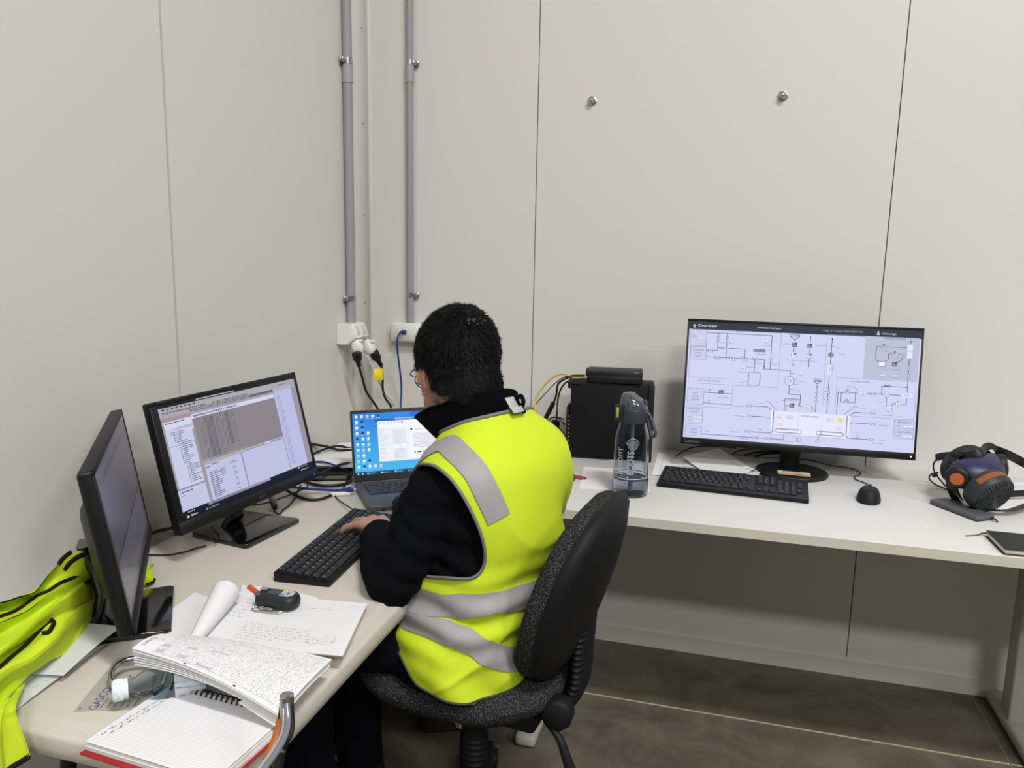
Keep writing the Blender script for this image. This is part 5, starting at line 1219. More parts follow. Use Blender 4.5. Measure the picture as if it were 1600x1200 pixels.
# ---- stack of printed tables bending over the bottle
t = thing('printed_document', at(360, 1040, z), 'thick folded stack of printed tables bridging the water bottle', 'document')
TO = Vector(t.location)
def stackpt(u, v, k):
    """u along the long side, v from front to back; k = sheet number from the bottom"""
    A0, B0, C0, D0 = at(206, 1013, z+.092), at(437, 1117, z+.048), at(519, 1030, z+.036), at(252, 990, z+.088)
    p = A0*(1-u)*(1-v)+B0*u*(1-v)+C0*u*v+D0*(1-u)*v
    p = p+Vector((0, 0, .012*math.sin(PI*u)*(1-.3*v)+.004*math.sin(PI*v)))
    th = (.0150*(1-u)**1.5+.010)*(k-6)/6.0
    return p+Vector((0, 0, th))-TO
for k in range(7):
    du, dv_ = rnd.uniform(-.006, .006), rnd.uniform(-.012, .012)
    mb = MB(); g = lambda u, v: stackpt(u*.985+.008+du, v*.97+.015+dv_-.012*(k % 2), k)
    if k == 6: g = lambda u, v: stackpt(u, v, 6)
    mb.grid(g, 26, 12, M_paper)
    lo = lambda u, v: g(1-u, v)-Vector((0, 0, .0011)); mb.grid(lo, 26, 12, M_paper)
    for q in (lambda u: (u, 0), lambda u: (1, u), lambda u: (1-u, 1), lambda u: (0, 1-u)):
        mb.grid(lambda u, v: g(*q(u))-Vector((0, 0, .0011*(1-v))), 26, 1, M_paper)
    if k == 6:
        r_ = random.Random(12); D = Draw(mb, lambda x, y, d: stackpt(x, y, 6)+Vector((0, 0, d)), dz=.0003, mk=lambda c: c)
        M_tab = mat('table_ink', (120, 122, 132), .7); M_tabl = mat('table_ink_pale', (166, 168, 178), .7)
        for i in range(64):
            u = .13+.85*i/64; D.seg((u, .05), (u, .96), .0020, M_tabl)
            for j in range(26):
                v0 = .06+.035*j; L = r_.uniform(.006, .03)
                if r_.random() < .80: D.seg((u+.0066, v0), (u+.0066, v0+L), .0034, M_tab if r_.random() < .35 else M_tabl)
        for v in (.05, .18, .30, .44, .58, .72, .86, .96): D.seg((.13, v), (.98, v), .0024, M_tabl)
        for u in (.13, .20, .34, .35, .52, .98): D.seg((u, .05), (u, .96), .0022, M_tab)
        for u0, v0, u1, v1 in ((.14, .1, .19, .4), (.28, .12, .34, .45), (.42, .08, .52, .5)): D.poly([(u0, v0), (u1, v0), (u1, v1), (u0, v1)], mat('table_shade', (188, 189, 196), .7), True)
        for u in (.37, .70): D.poly([(u-.008, .015), (u+.008, .015), (u+.008, .04), (u-.008, .04)], M_ink, True)
        D.text(.035, .42, 'GASCO', .034, mat('logo_faint', (110, 108, 140), .6), 'CENTER', 4.0, PI/2)
        for i in range(4): D.seg((.06+i*.02, .12), (.06+i*.02, .8), .0016, M_tabl)
        for i in range(3): D.seg((.05+i*.025, .5), (.05+i*.025, .62), .003, M_tab)
    mb.build('page', t)
quad_sheet('page', at(440, 1142, z+.022)-TO, at(447, 1122, z+.034)-TO, at(385, 1093, z+.050)-TO, at(372, 1098, z+.046)-TO, 'curled white corner sagging below the stack', cat=None, parent=t, thick=.0008)
# ================================================================= the person in the hi-vis vest
def yd(deg): a = math.radians(deg); return Vector((-math.sin(a), math.cos(a), 0))      # facing direction
def yl(deg): f = yd(deg); return Vector((-f.y, f.x, 0))                                 # that person's left
def fuse(mb, voxel, smooth=6, fac=.5):
    me = bpy.data.meshes.new('f'); me.from_pydata(mb.v, [], mb.f); o = bpy.data.objects.new('f', me); COL.objects.link(o)
    bm = bmesh.new(); bm.from_mesh(me); bmesh.ops.recalc_face_normals(bm, faces=bm.faces[:]); bm.to_mesh(me); bm.free()
    r = o.modifiers.new('r', 'REMESH'); r.mode = 'VOXEL'; r.voxel_size = voxel
    if smooth: s_ = o.modifiers.new('s', 'SMOOTH'); s_.factor = fac; s_.iterations = smooth
    dg = bpy.context.evaluated_depsgraph_get(); e = o.evaluated_get(dg); m2 = e.to_mesh()
    v = np.empty(len(m2.vertices)*3); m2.vertices.foreach_get('co', v); v = v.reshape(-1, 3)
    nn = np.empty(len(m2.vertices)*3); m2.vertices.foreach_get('normal', nn); nn = nn.reshape(-1, 3)
    f = [tuple(p.vertices) for p in m2.polygons]
    e.to_mesh_clear(); bpy.data.objects.remove(o); bpy.data.meshes.remove(me)
    return v, nn, f
def fused(name, v, f, m, parent, **kw):
    me = bpy.data.meshes.new(name); me.from_pydata([tuple(x) for x in v], [], f); 
    for k in (m if isinstance(m, list) else [m]): me.materials.append(k)
    me.polygons.foreach_set('use_smooth', [True]*len(me.polygons)); me.update()
    o = bpy.data.objects.new(name, me); COL.objects.link(o)
    if parent is not None: o.parent = parent
    tag(o, **kw); return o
def ell(mb, c, r, M=None, n=20):
    R = []
    for i in range(n+1):
        a = -PI/2+PI*i/n
        R.append([Vector((c[0]+r[0]*max(math.cos(a), 1e-3)*math.cos(w), c[1]+r[1]*max(math.cos(a), 1e-3)*math.sin(w), c[2]+r[2]*math.sin(a))) for w in [2*PI*k/24 for k in range(24)]])
    if M is not None: R = [[M @ p for p in r_] for r_ in R]
    mb.rings(R, M_cloth)
def limb(mb, pts, rad, n=18, res=8):
    k = len(pts)-1
    def rr(t): x = t*k; i = min(int(x), k-1); q = x-i; q = q*q*(3-2*q); return rad[i]*(1-q)+rad[i+1]*q
    mb.tube(pts, rr, M_cloth, n, res)
    for p, r_ in ((pts[0], rad[0]), (pts[-1], rad[-1])): ell(mb, p, (r_*.98,)*3, n=12)

# torso keys: z, centre x, centre y, half width, half depth front, half depth back, facing, back-rise
TK = [(.470, .765, -1.120, .185, .165, .125, 82, .00),
      (.520, .772, -1.115, .192, .168, .130, 81, .00),
      (.600, .780, -1.105, .186, .160, .128, 80, .02),
      (.690, .790, -1.095, .176, .145, .128, 78, .05),
      (.780, .797, -1.085, .183, .130, .132, 75, .10),
      (.850, .800, -1.075, .196, .118, .132, 72, .16),
      (.905, .798, -1.066, .202, .104, .124, 70, .22),
      (.940, .792, -1.058, .192, .090, .110, 68, .28),
      (.968, .784, -1.050, .160, .078, .094, 66, .34),
      (.990, .776, -1.042, .118, .070, .082, 64, .40),
      (1.008, .770, -1.036, .086, .064, .074, 62, .45)]
def tkey(t):
    k = len(TK)-1; x = min(max(t, 0), 1)*k; i = min(int(x), k-1); q = x-i
    g = lambda j: TK[min(max(j, 0), k)]
    return [.5*(2*b+(c-a)*q+(2*a-5*b+4*c-d)*q*q+(3*b-a-3*c+d)*q**3) for a, b, c, d in zip(g(i-1), g(i), g(i+1), g(i+2))]
def spow(x, n): return math.copysign(abs(x)**n, x)
def torso(th, t, grow=0.0):
    """th degrees: 0 = person's left side, 90 = back, 180 = right side, 270 = front"""
    z, cx_, cy_, a, bf, bb, yw_, rise = tkey(t); r_ = math.radians(th); c, s = math.cos(r_), math.sin(r_)
    lat = (a+grow)*spow(c, .82); dep = ((bb if s > 0 else bf)+grow)*spow(s, .9)
    f = yd(yw_); l = yl(yw_)
    return Vector((cx_, cy_, z))+l*lat-f*dep+Vector((0, 0, rise*dep))
def tnorm(th, t, grow=0.0):
    e = torso(th+1.0, t, grow)-torso(th-1.0, t, grow); u = torso(th, min(t+.008, 1), grow)-torso(th, max(t-.008, 0), grow)
    return u.cross(e).normalized()*-1
if tnorm(90, .4).dot(yd(78)) > 0: _sg = -1
else: _sg = 1
def tn(th, t, g=0.0): return tnorm(th, t, g)*_sg

# joints
SHL = Vector((.724, -1.196, .898)); SHR = Vector((.868, -.905, .905))
ELB = Vector((.655, -1.262, .728)); WRL = Vector((.541, -1.083, .740))
ELR = Vector((.800, -.800, .735)); WRR = Vector((.640, -.830, .735))
NECK = Vector((.770, -1.040, .985)); HC = Vector((.694, -1.000, 1.112)); HS = 1.09
HY, HP = 38, math.radians(20)
hf = yd(HY); hl = yl(HY); hu = Vector((0, 0, 1))
hf2 = hf*math.cos(HP)-hu*math.sin(HP); hu2 = hu*math.cos(HP)+hf*math.sin(HP)
HM = Matrix(((-hl[0], hf2[0], hu2[0], HC[0]), (-hl[1], hf2[1], hu2[1], HC[1]), (-hl[2], hf2[2], hu2[2], HC[2]), (0, 0, 0, 1))) @ Matrix.Diagonal((HS, HS, HS*1.03, 1))   # x right, y face, z crown

M_skin = mat('skin', (186, 140, 120), .55, spec=.3, bump=(220, .08), noise_=(14, (168, 120, 102), .35, .75))
mb = MB()
# skull, face, jaw
ell(mb, (0, -.012, .022), (.0745, .092, .088), HM); ell(mb, (0, .030, -.025), (.060, .060, .075), HM); ell(mb, (0, .042, -.075), (.042, .042, .032), HM); ell(mb, (0, .004, -.022), (.0725, .070, .062), HM); ell(mb, (0, -.042, -.045), (.058, .052, .07), HM)
for s_ in (-1, 1):
    ell(mb, (s_*.038, .050, -.030), (.026, .028, .030), HM); ell(mb, (s_*.050, .016, -.058), (.020, .036, .030), HM)
ell(mb, (0, .100, -.025), (.011, .014, .022), HM, 12); ell(mb, (0, .104, -.038), (.016, .012, .010), HM, 12)
ell(mb, (0, .087, -.066), (.020, .009, .006), HM, 12); ell(mb, (0, .084, -.075), (.018, .009, .006), HM, 12)
# neck and trunk
limb(mb, [NECK-Vector((0, 0, .06)), NECK+Vector((-.012, .008, .045)), HM @ Vector((0, -.025, -.045))], [.070, .058, .056])
R = []
for i in range(18): R.append([torso(th, i/17*.96, -.040) for th in range(0, 360, 15)])
mb.rings(R, M_cloth)
# arms
limb(mb, [SHL+Vector((.02, .03, 0)), SHL, (SHL+ELB)/2+Vector((.0, -.01, 0)), ELB], [.050, .050, .040, .034])
limb(mb, [ELB, (ELB*2+WRL)/3, WRL], [.036, .036, .024])
limb(mb, [SHR-Vector((.02, .03, 0)), SHR, (SHR+ELR)/2, ELR], [.050, .050, .040, .034]); limb(mb, [ELR, (ELR*2+WRR)/3, WRR], [.036, .036, .024])
# legs
hipL, hipR = Vector((.765, -1.190, .588)), Vector((.787, -1.030, .588)); knL, knR = Vector((.395, -1.185, .535)), Vector((.405, -.985, .535)); anL, anR = Vector((.420, -1.20, .10)), Vector((.430, -.97, .10))
for a, b, c in ((hipL, knL, anL), (hipR, knR, anR)):
    limb(mb, [a, (a+b)/2, b], [.066, .062, .050]); limb(mb, [b, (b*2+c)/3, c], [.052, .052, .034]); limb(mb, [c, c+Vector((-.06, 0, -.05)), c+Vector((-.15, .0, -.065))], [.034, .032, .022])
# hands
def hand(mb, W_, F, Lt, curl, side, up=Vector((0, 0, 1))):
    """W_ wrist, F finger direction, Lt direction of the thumb side"""
    F = F.normalized(); Lt = (Lt-F*Lt.dot(F)).normalized(); U_ = up
    U_ = (U_-F*U_.dot(F)-Lt*U_.dot(Lt)).normalized()
    kn = []
    for i, (o_, ln_) in enumerate(((.033, .086), (.011, .092), (-.012, .088), (-.034, .078))):
        kn.append(W_+F*ln_+Lt*o_+U_*(.004-.003*abs(i-1.3)))
    for i, k_ in enumerate(kn):
        limb(mb, [W_+Lt*(.016-.0105*i)+F*.008, (W_+k_)/2+Lt*(.003*(1.5-i))+U_*.002, k_], [.0135, .0125, .0108], 12, 5)
    tips = []
    for i, (k_, L_i) in enumerate(zip(kn, (.074, .082, .076, .060))):
        c_ = curl[i]; F0 = F; F = (F0-Lt*(-.14, -.02, .16, .62)[i]).normalized(); p1 = k_+(F*math.cos(c_[0])-U_*math.sin(c_[0]))*L_i*.48+Lt*.003*(1.5-i)
        p2 = p1+(F*math.cos(c_[1])-U_*math.sin(c_[1]))*L_i*.30; p3 = p2+(F*math.cos(c_[2])-U_*math.sin(c_[2]))*L_i*.22
        limb(mb, [k_, p1, p2, p3], [.0098, .0086, .0078, .0064], 12, 5); tips.append(p3); F = F0
    t0 = W_+F*.022+Lt*.024-U_*.004; t1 = W_+F*.052+Lt*.052-U_*.012; t2 = t1+(F*.75+Lt*.45-U_*.25).normalized()*.030; t3 = t2+(F*.93+Lt*.1-U_*.3).normalized()*.024
    limb(mb, [t0, t1, t2, t3], [.0150, .0118, .0100, .0078], 12, 5)
    return tips
F_ = Vector((-.30, .95, 0)) ; LH = hand(mb, WRL+Vector((.006, .016, .004)), Vector((-.74, .66, -.06)), Vector((.66, .74, 0)), [(.40, 1.05, 1.35), (.34, 1.05, 1.4), (.22, .85, 1.2), (.34, .8, 1.1)], 1)
hand(mb, WRR+Vector((-.01, .0, 0)), Vector((-.97, -.04, -.06)), Vector((.04, -.97, 0)), [(.35, .95, 1.25)]*4, -1)
# ears
for s_ in (-1, 1):
    R = []
    for i, (z_, y_, w_) in enumerate(((.028, -.004, .010), (.020, -.008, .013), (.004, -.008, .0135), (-.012, -.005, .011), (-.027, .001, .007))):
        R.append([HM @ Vector((s_*(.068+.010*math.sin((z_+.03)/.06*PI)+.004*math.cos(a)-(.006 if math.cos(a) > 0 and False else 0))+s_*.012*max(0, -math.sin(a)), -.004+y_+w_*math.sin(a)*-1, z_-.024+.004*math.cos(a))) for a in [2*PI*k/14 for k in range(14)]])
    mb.rings(R, M_cloth)
v, nn, f = fuse(mb, .0042, 5)
person = fused('person', v, f, M_skin, None, label='seated person with short black hair in yellow hi-vis vest, typing on the compact keyboard', cat='person')

# ---- jacket: trunk, sleeves, standing collar
mb = MB(); R = []
for i in range(22): R.append([torso(th, .13+i/21*.82, -.012) for th in range(0, 360, 12)])
mb.rings(R, M_cloth)
def sleeve(S_, E_l, W_, inn, bend):
    limb(mb, [S_+inn, S_, (S_*.62+E_l*.38)+bend*.012, (S_*.25+E_l*.75)+bend*.016, E_l+bend*.010], [.052, .055, .058, .058, .054])
    limb(mb, [E_l+bend*.006, (E_l*.6+W_*.4)+bend*.004, (E_l*.15+W_*.85), W_-(W_-E_l)*.07], [.054, .053, .043, .037])
sleeve(SHL, ELB, WRL, Vector((.035, .06, .0)), Vector((.3, -.7, -.1)))
sleeve(SHR, ELR, WRR, Vector((-.035, -.06, .0)), Vector((.5, .5, 0)))
v, nn, f = fuse(mb, .0048, 6)
# cloth folds round elbow and along the sleeve
for i in range(len(v)):
    p = Vector(v[i]); q = p*1.0
    n1 = noise.noise(Vector((p.x*9, p.y*9, p.z*26)))+.5*noise.noise(Vector((p.x*30, p.y*30, p.z*60)))
    v[i] = p+Vector(nn[i])*(.0042*n1+.0030*math.sin(p.z*120+p.x*60+4*noise.noise(p*8)))
jacket = fused('jacket', v, f, M_cloth, person)
# cuff hem
mb = MB(); d_ = (WRL-ELB).normalized(); c0 = WRL-(WRL-ELB)*.07
R = [ring(c0+d_*k, d_, r_, 28) for k, r_ in ((-.014, .0375), (-.010, .0395), (.004, .0395), (.008, .037), (.006, .031), (-.02, .029))]
mb.rings(R, M_cloth, cap=False); mb.build('cuff', jacket)
# collar
NY = 52
def collar(u, v, g=0):
    a = math.radians(-62+304*u)     # opening at the front
    z_, cx_, cy_, aa, bf, bb, yw_, rise = tkey(.985)
    th = a; lat = math.cos(th); dep = math.sin(th)
    rad = .071+.016*v+g+.004*math.sin(6*u*PI)*v
    f_, l_ = yd(NY), yl(NY)
    fr_ = max(0, -dep)     # front side
    h = .066*v*(1-.30*fr_)
    c_ = Vector((.756, -1.036, .976))+yd(NY)*(.018*v)
    p = c_+l_*lat*rad*1.06-f_*dep*rad*(1.0+.35*fr_)+Vector((0, 0, h+.040*dep))
    if fr_ > 0: p += f_*fr_*.03*v+l_*(.020*v if lat > 0 else -.020*v)
    return p
mb = MB(); mb.grid(lambda u, v: collar(u, v, .002), 48, 8, M_cloth); mb.grid(lambda u, v: collar(1-u, v, -.002), 48, 8, M_cloth)
mb.tube([collar(k/40, 1) for k in range(41)], .0030, M_cloth, 8, 1); mb.tube([collar(0, k/6) for k in range(7)], .0026, M_cloth, 8, 2); mb.tube([collar(1, k/6) for k in range(7)], .0026, M_cloth, 8, 2)
mb.build('collar', jacket)
# trousers and shoes
mb = MB(); R = []
for i in range(7): R.append([torso(th, .07+i/6*.17, -.016) for th in range(0, 360, 15)])
mb.rings(R, M_cloth)
for a, b, c in ((hipL, knL, anL), (hipR, knR, anR)):
    limb(mb, [a+Vector((.02, 0, -.01)), (a+b)/2, b], [.078, .082, .068]); limb(mb, [b, (b+c)/2, c+Vector((0, 0, -.01))], [.068, .066, .058])
v, nn, f = fuse(mb, .008, 6)
M_trou = mat('dark_trousers', (14, 15, 22), .9, spec=.1)
trousers = fused('trousers', v, f, M_trou, person)
for c in (anL, anR):
    mb = MB(); R = []
    for x_, w_, h_ in ((.060, .020, .05), (.050, .034, .085), (.02, .040, .11), (-.03, .040, .085), (-.09, .046, .06), (-.15, .046, .045), (-.19, .036, .035), (-.205, .015, .02)):
        R.append([Vector((c.x+x_, c.y+w_*math.cos(a_), .012+h_*.5+h_*.5*math.sin(a_))) for a_ in [2*PI*k/16 for k in range(16)]])
    mb.rings(R, M_blackm); mb.slab([(c.x+p[0]-.073, c.y+p[1]) for p in rrect(.27, .096, .045, 5)], 0.001, .022, mat('shoe_sole', (30, 28, 26), .8)); mb.build('shoe', person)

# ---- vest
VG = .006
def fold(th, t):
    """height of the cloth folds"""
    z_ = tkey(t)[0]; s_ = th/360
    k = .0042*noise.noise(Vector((th*.020, z_*7, 3.1)))
    d1 = math.sin((th*.075)+z_*34+2.2*noise.noise(Vector((th*.012, z_*4, 9))))                       # diagonal drags over the back
    k += .0075*d1*max(0, min(1, (z_-.62)/.1))*max(0, min(1, (.90-z_)/.1))*(.35+.65*max(0, math.sin(math.radians(th-25))))
    w_ = math.exp(-((z_-.66)/.075)**2)
    k += .0060*w_*math.sin(z_*118+th*.055+2.5*noise.noise(Vector((th*.02, z_*6, 5))))
    # drags radiating from the right side of the waist
    dx_, dz_ = (158-th)*.0030, z_-.665; ds_ = math.hypot(dx_, dz_); ph = math.atan2(dz_, max(dx_, 1e-4))
    k += .0130*(1-abs(math.sin(ph*5.5+1.3*noise.noise(Vector((th*.02, z_*5, 1))))))**2*min(1, ds_/.06)*math.exp(-(ds_/.26)**2)*(1 if 20 < th < 158 else 0)*min(1, max(0, (th-20)/30))
    dx_, dz_ = (th+10)*.0030, z_-.50; ds_ = math.hypot(dx_, dz_); ph = math.atan2(dz_, max(dx_, 1e-4))
    if -10 < th < 150: k += .0105*(1-abs(math.sin(ph*6+1.0*noise.noise(Vector((th*.02, z_*5, 4))))))**2*min(1, ds_/.10)*math.exp(-(ds_/.24)**2)*max(0, min(1, (.68-z_)/.06))*min(1, (th+10)/40)
    lo = math.exp(-((z_-.52)/.07)**2); k += .0075*lo*math.sin(th*.11+z_*46+2*noise.noise(Vector((th*.015, z_*5, 2))))
    return k+.002
def vp(th, t, g=0.0):
    t_ = t; p = torso(th, t_, VG); fl = 1.0
    return p+tn(th, t_, VG)*(fold(th, t_)+g)
# outline of the left armhole in (theta, t); closed curve
AHL = [(-46, .60), (-36, .43), (-14, .36), (10, .362), (29, .362), (37.5, .385), (38, .44), (33, .53), (22, .66), (8, .725), (-12, .745), (-32, .71)]
def inside(poly, x, y):
    c = False; n = len(poly)
    for i in range(n):
        x1, y1 = poly[i]; x2, y2 = poly[(i+1) % n]
        if (y1 > y) != (y2 > y) and x < (x2-x1)*(y-y1)/(y2-y1)+x1: c = not c
    return c
AL = [(p.x, p.y) for p in spl([(a, b*100, 0) for a, b in AHL], 8, True)]; AL = [(a, b/100) for a, b in AL]
AR_ = [(180-a, b) for a, b in AL]
HEM = [(-90, .24), (-60, .23), (-45, .205), (-25, .165), (0, .105), (20, .090), (40, .082), (60, .075), (90, .070), (130, .08), (180, .10), (225, .20), (270, .24)]
def hem(th):      # lower hem in t: rides up at the front
    for (a, p), (b, q) in zip(HEM, HEM[1:]):
        if th <= b: k = (th-a)/(b-a); k = k*k*(3-2*k); return p+(q-p)*k
    return HEM[-1][1]
def vskip(u, v):
    th = u*360-90; t = v
    thn = th if th < 270 else th-360
    if t < hem(th): return True
    if inside(AL, thn, t) or inside(AR_, thn, t): return True
    return False
mb = MB(); NU, NV = 300, 170
TMAX = .965
mb.grid(lambda u, v: vp(u*360-90, v*TMAX), NU, NV, M_hv, closeu=True, skip=lambda u, v: vskip(u, v*TMAX))
vest = mb.build('vest', person)
def ribbon(curve, w, m, name, g=.0030, n=60, parent=None, label=None):
    """tape laid on the vest; curve(s) -> (theta, t), direction across measured on the surface"""
    mb = MB(); P = [curve(i/n) for i in range(n+1)]; A = []
    for i, (th, t) in enumerate(P):
        p = vp(th, t, g); q = vp(*P[min(i+1, n)], g)-vp(*P[max(i-1, 0)], g); nn_ = tn(th, t, VG); s_ = nn_.cross(q).normalized(); A.append((p, s_, nn_))
    # lay each cross line on the surface by sampling in parameter space
    def pt(i, k):
        th, t = P[i]; d_ = (k-.5)*w; p, s_, nn_ = A[i]
        e1 = (vp(th+1, t, g)-vp(th-1, t, g))/2; e2 = (vp(th, t+.01, g)-vp(th, t-.01, g))/.02
        a11, a12, a22 = e1.dot(e1), e1.dot(e2), e2.dot(e2); b1, b2 = e1.dot(s_), e2.dot(s_); det = a11*a22-a12*a12
        dth, dt = (b1*a22-b2*a12)/det, (a11*b2-a12*b1)/det
        return vp(th+dth*d_, min(t+dt*d_, .97), g)
    mb.grid(lambda u, v: pt(int(round(u*n)), v), n, 8, m); mb.grid(lambda u, v: pt(int(round((1-u)*n)), v)-tn(*P[int(round((1-u)*n))], VG)*.0012, n, 8, m)
    return mb.build(name, parent or vest, label=label)
def lerp(pts):
    P = spl([(a, b*100, 0) for a, b in pts], 12); P = [(p.x, p.y/100) for p in P]
    def c(s):
        x = s*(len(P)-1); i = min(int(x), len(P)-2); q = x-i
        return P[i][0]*(1-q)+P[i+1][0]*q, P[i][1]*(1-q)+P[i+1][1]*q
    return c
M_bindv = mat('grey_binding', (112, 110, 114), .6)
def piping(poly, r, m, name):
    mb = MB(); P = [vp(a, b, .001) for a, b in poly[::2]]; P.append(P[0]); P.append(P[1]); mb.tube(P, r, m, 8, 2, flat=(tuple(tn(0, .6)), .8)); return mb.build(name, vest)
piping(AL, .0042, M_bindv, 'armhole_binding'); piping(AR_, .0042, M_bindv, 'armhole_binding')
mb = MB(); mb.tube([vp(a, TMAX, .001) for a in range(-90, 271, 8)], .0042, M_bindv, 8, 2); mb.build('neck_binding', vest)
mb = MB(); mb.tube([vp(a, hem(a)+.002, .0005) for a in range(-90, 271, 6)], .0026, mat('hem_binding', (60, 62, 56), .7), 8, 2); mb.build('hem_binding', vest)
ribbon(lerp([(-60, .31), (-30, .30), (0, .30), (40, .305), (65, .295), (90, .285), (135, .285), (180, .30), (240, .30)]), .050, M_refl, 'reflective_band')
ribbon(lerp([(-60, .26), (-30, .25), (0, .25), (25, .235), (45, .20), (70, .16), (90, .145), (135, .17), (180, .19), (240, .21)]), .048, M_refl, 'reflective_band')
ribbon(lerp([(-62, .50), (-50, .62), (-38, .74), (-10, .82), (12, .84), (30, .765), (41, .68), (46, .58), (51, .495)]), .050, M_refl, 'reflective_stripe')
ribbon(lerp([(242, .50), (230, .62), (218, .74), (190, .82), (168, .84), (152, .78), (146, .68), (142, .58), (139, .50)]), .050, M_refl, 'reflective_stripe')

# neck labels and loop at the back of the collar
lp = vp(88, .955, .004)
mb = MB(frame(lp+Vector((0, 0, .004)), (yl(62)*-1), Vector((0, 0, .6))+yd(62)*.5)); mb.box((0, .012, .004), (.026, .030, .0008), mat('neck_label', (176, 176, 172), .6), .0003, 1); mb.box((.0, -.006, .009), (.032, .014, .001), mat('neck_label', (176, 176, 172), .6), .0003, 1); mb.build('neck_label', vest)
mb = MB(); c = lp+Vector((0, 0, .018))-yl(62)*.020; mb.tube([c+Vector((0, 0, -.018)), c+yd(62)*-.008+Vector((0, 0, .0)), c+Vector((0, 0, .012)), c+yd(62)*.010+Vector((0, 0, .002)), c+Vector((0, 0, -.012)), c-yd(62)*.012+Vector((0, 0, -.022))], .0046, M_cloth, 8, 5); mb.build('hanging_loop', vest)

# ---- hair
mb = MB()
ell(mb, (0, -.014, .028), (.0835, .101, .093), HM, 28); ell(mb, (0, -.046, -.045), (.072, .062, .078), HM); ell(mb, (.0, .045, .070), (.055, .050, .036), HM)
for s_ in (-1, 1): ell(mb, (s_*.056, .010, .0), (.026, .045, .042), HM)
v, nn, f = fuse(mb, .004, 26)
hv = HM.inverted()
keep = []
def hairline(p):
    """True where hair grows (head space)"""
    x, y, z = p
    if y > .070 and z < .062: return False
    if y > .035 and z < .030: return False
    if y > .012 and z < -.012: return False
    if abs(x) > .036 and z < -.006+.80*y: return False
    if y > -.030 and z < .002 and abs(x) > .05: return False
    if z < -.090+.15*abs(x): return False
    return True
for i in range(len(v)):
    p = Vector(v[i]); q = hv @ p
    a_ = noise.noise(Vector((q.x*40, q.y*22, q.z*14)))+.5*noise.noise(Vector((q.x*90, q.y*60, q.z*30)))
    v[i] = p+Vector(nn[i])*.0035*a_
loc = [hv @ Vector(p) for p in v]
ff = [q for q in f if all(hairline(loc[i]) for i in q)]
use = sorted({i for q in ff for i in q}); ix = {o: k for k, o in enumerate(use)}
M_hair = mat('black_hair', (7, 7, 8), .6, spec=.2)
hb = MB(); hb.add([tuple(v[i]) for i in use], [tuple(ix[i] for i in q) for q in ff], M_hair)
r_ = random.Random(5); top = HM @ Vector((.006, -.078, .082))
M_scalp = mat('scalp', (84, 68, 62), .6)
for n_ in range(9000):
    i = use[r_.randrange(len(use))]; p = Vector(v[i]); nrm = Vector(nn[i]); q = loc[i]
    w = p-top; w = w-nrm*w.dot(nrm)
    away = w.normalized() if w.length > 1e-4 else Vector((1, 0, 0))
    sw_ = nrm.cross(away)*.35
    d_ = (nrm*(.30 if q.z > -.03 else .16)+away*.9+sw_+Vector((r_.uniform(-.3, .3), r_.uniform(-.3, .3), r_.uniform(-.3, .3)))).normalized()
    L_ = r_.uniform(.012, .022)*(1.0 if q.z > -.03 else .75); s_ = nrm.cross(d_).normalized()*.0011; b_ = p-nrm*.001; m_ = b_+d_*L_*.55+nrm*.0008
    hb.add([b_-s_, b_+s_, b_+nrm*.0012, m_-s_*.7, m_+s_*.7, b_+d_*L_-nrm*.0015], [(0, 1, 4, 3), (3, 4, 5), (0, 3, 2), (1, 2, 4)], M_hair, True)
hair = hb.build('hair', person)
from mathutils.bvhtree import BVHTree
bvh = BVHTree.FromPolygons([Vector(p) for p in v], f)
cs = HM @ Vector((.004, -.092, .062)); hit, hn, _, _ = bvh.find_nearest(cs); d0 = hn.normalized(); c0 = hit+d0*.0030
mb = MB()
for k in range(20):
    a_ = r_.uniform(0, 2*PI); rr_ = abs(r_.gauss(0, .009)); s1 = d0.orthogonal().normalized(); s2 = d0.cross(s1)
    c = c0+s1*math.cos(a_)*rr_*1.5+s2*math.sin(a_)*rr_; e = (s1*r_.uniform(-1, 1)+s2*r_.uniform(-1, 1)).normalized()*.003; w = d0.cross(e).normalized()*.0009
    mb.add([c-e-w, c+e-w, c+e+w, c-e+w], [(0, 1, 2, 3)], M_scalp, False)
mb.build('crown_parting', hair)
# ---- glasses
M_gl = mat('spectacle_frame', (40, 40, 46), .4)
mb = MB()
for s_ in (-1, 1):
    mb.tube([HM @ Vector(p) for p in ((s_*.083, -.008, -.004), (s_*.084, .03, .004), (s_*.076, .082, .006), (s_*.066, .096, .004))], .0016, M_gl, 8, 4)
    mb.tube([HM @ Vector((s_*.034+.026*math.cos(a), .108-.10*abs(math.cos(a)*.1+s_*.03)*0, -.002+.019*math.sin(a))) for a in np.linspace(0, 2*PI, 19)], .0013, M_gl, 8, 2)
mb.tube([HM @ Vector((x, .110, .002)) for x in (-.008, 0, .008)], .0013, M_gl, 8, 2); mb.build('glasses', person)

# face: brows, eyes, lips
mb = MB()
M_eye = mat('eye_white', (220, 216, 210), .3); M_iris = mat('iris', (40, 26, 20), .2); M_lip = mat('lips', (160, 92, 84), .5)
for s_ in (-1, 1):
    ell(mb, (s_*.032, .074, -.004), (.013, .0125, .009), HM, 10)
mb2 = MB(); mb2.add(mb.v, mb.f, M_eye); 
for s_ in (-1, 1):
    o_ = MB(); ell(o_, (s_*.032, .0835, -.006), (.0055, .0045, .0055), HM, 8); mb2.add(o_.v, o_.f, M_iris)
mb2.build('eyes', person)
mb = MB()
for s_ in (-1, 1): mb.tube([HM @ Vector((s_*x, y, z)) for x, y, z in ((.014, .092, .014), (.032, .090, .020), (.050, .078, .015))], .003, M_hair, 8, 4)
mb.build('eyebrows', person)
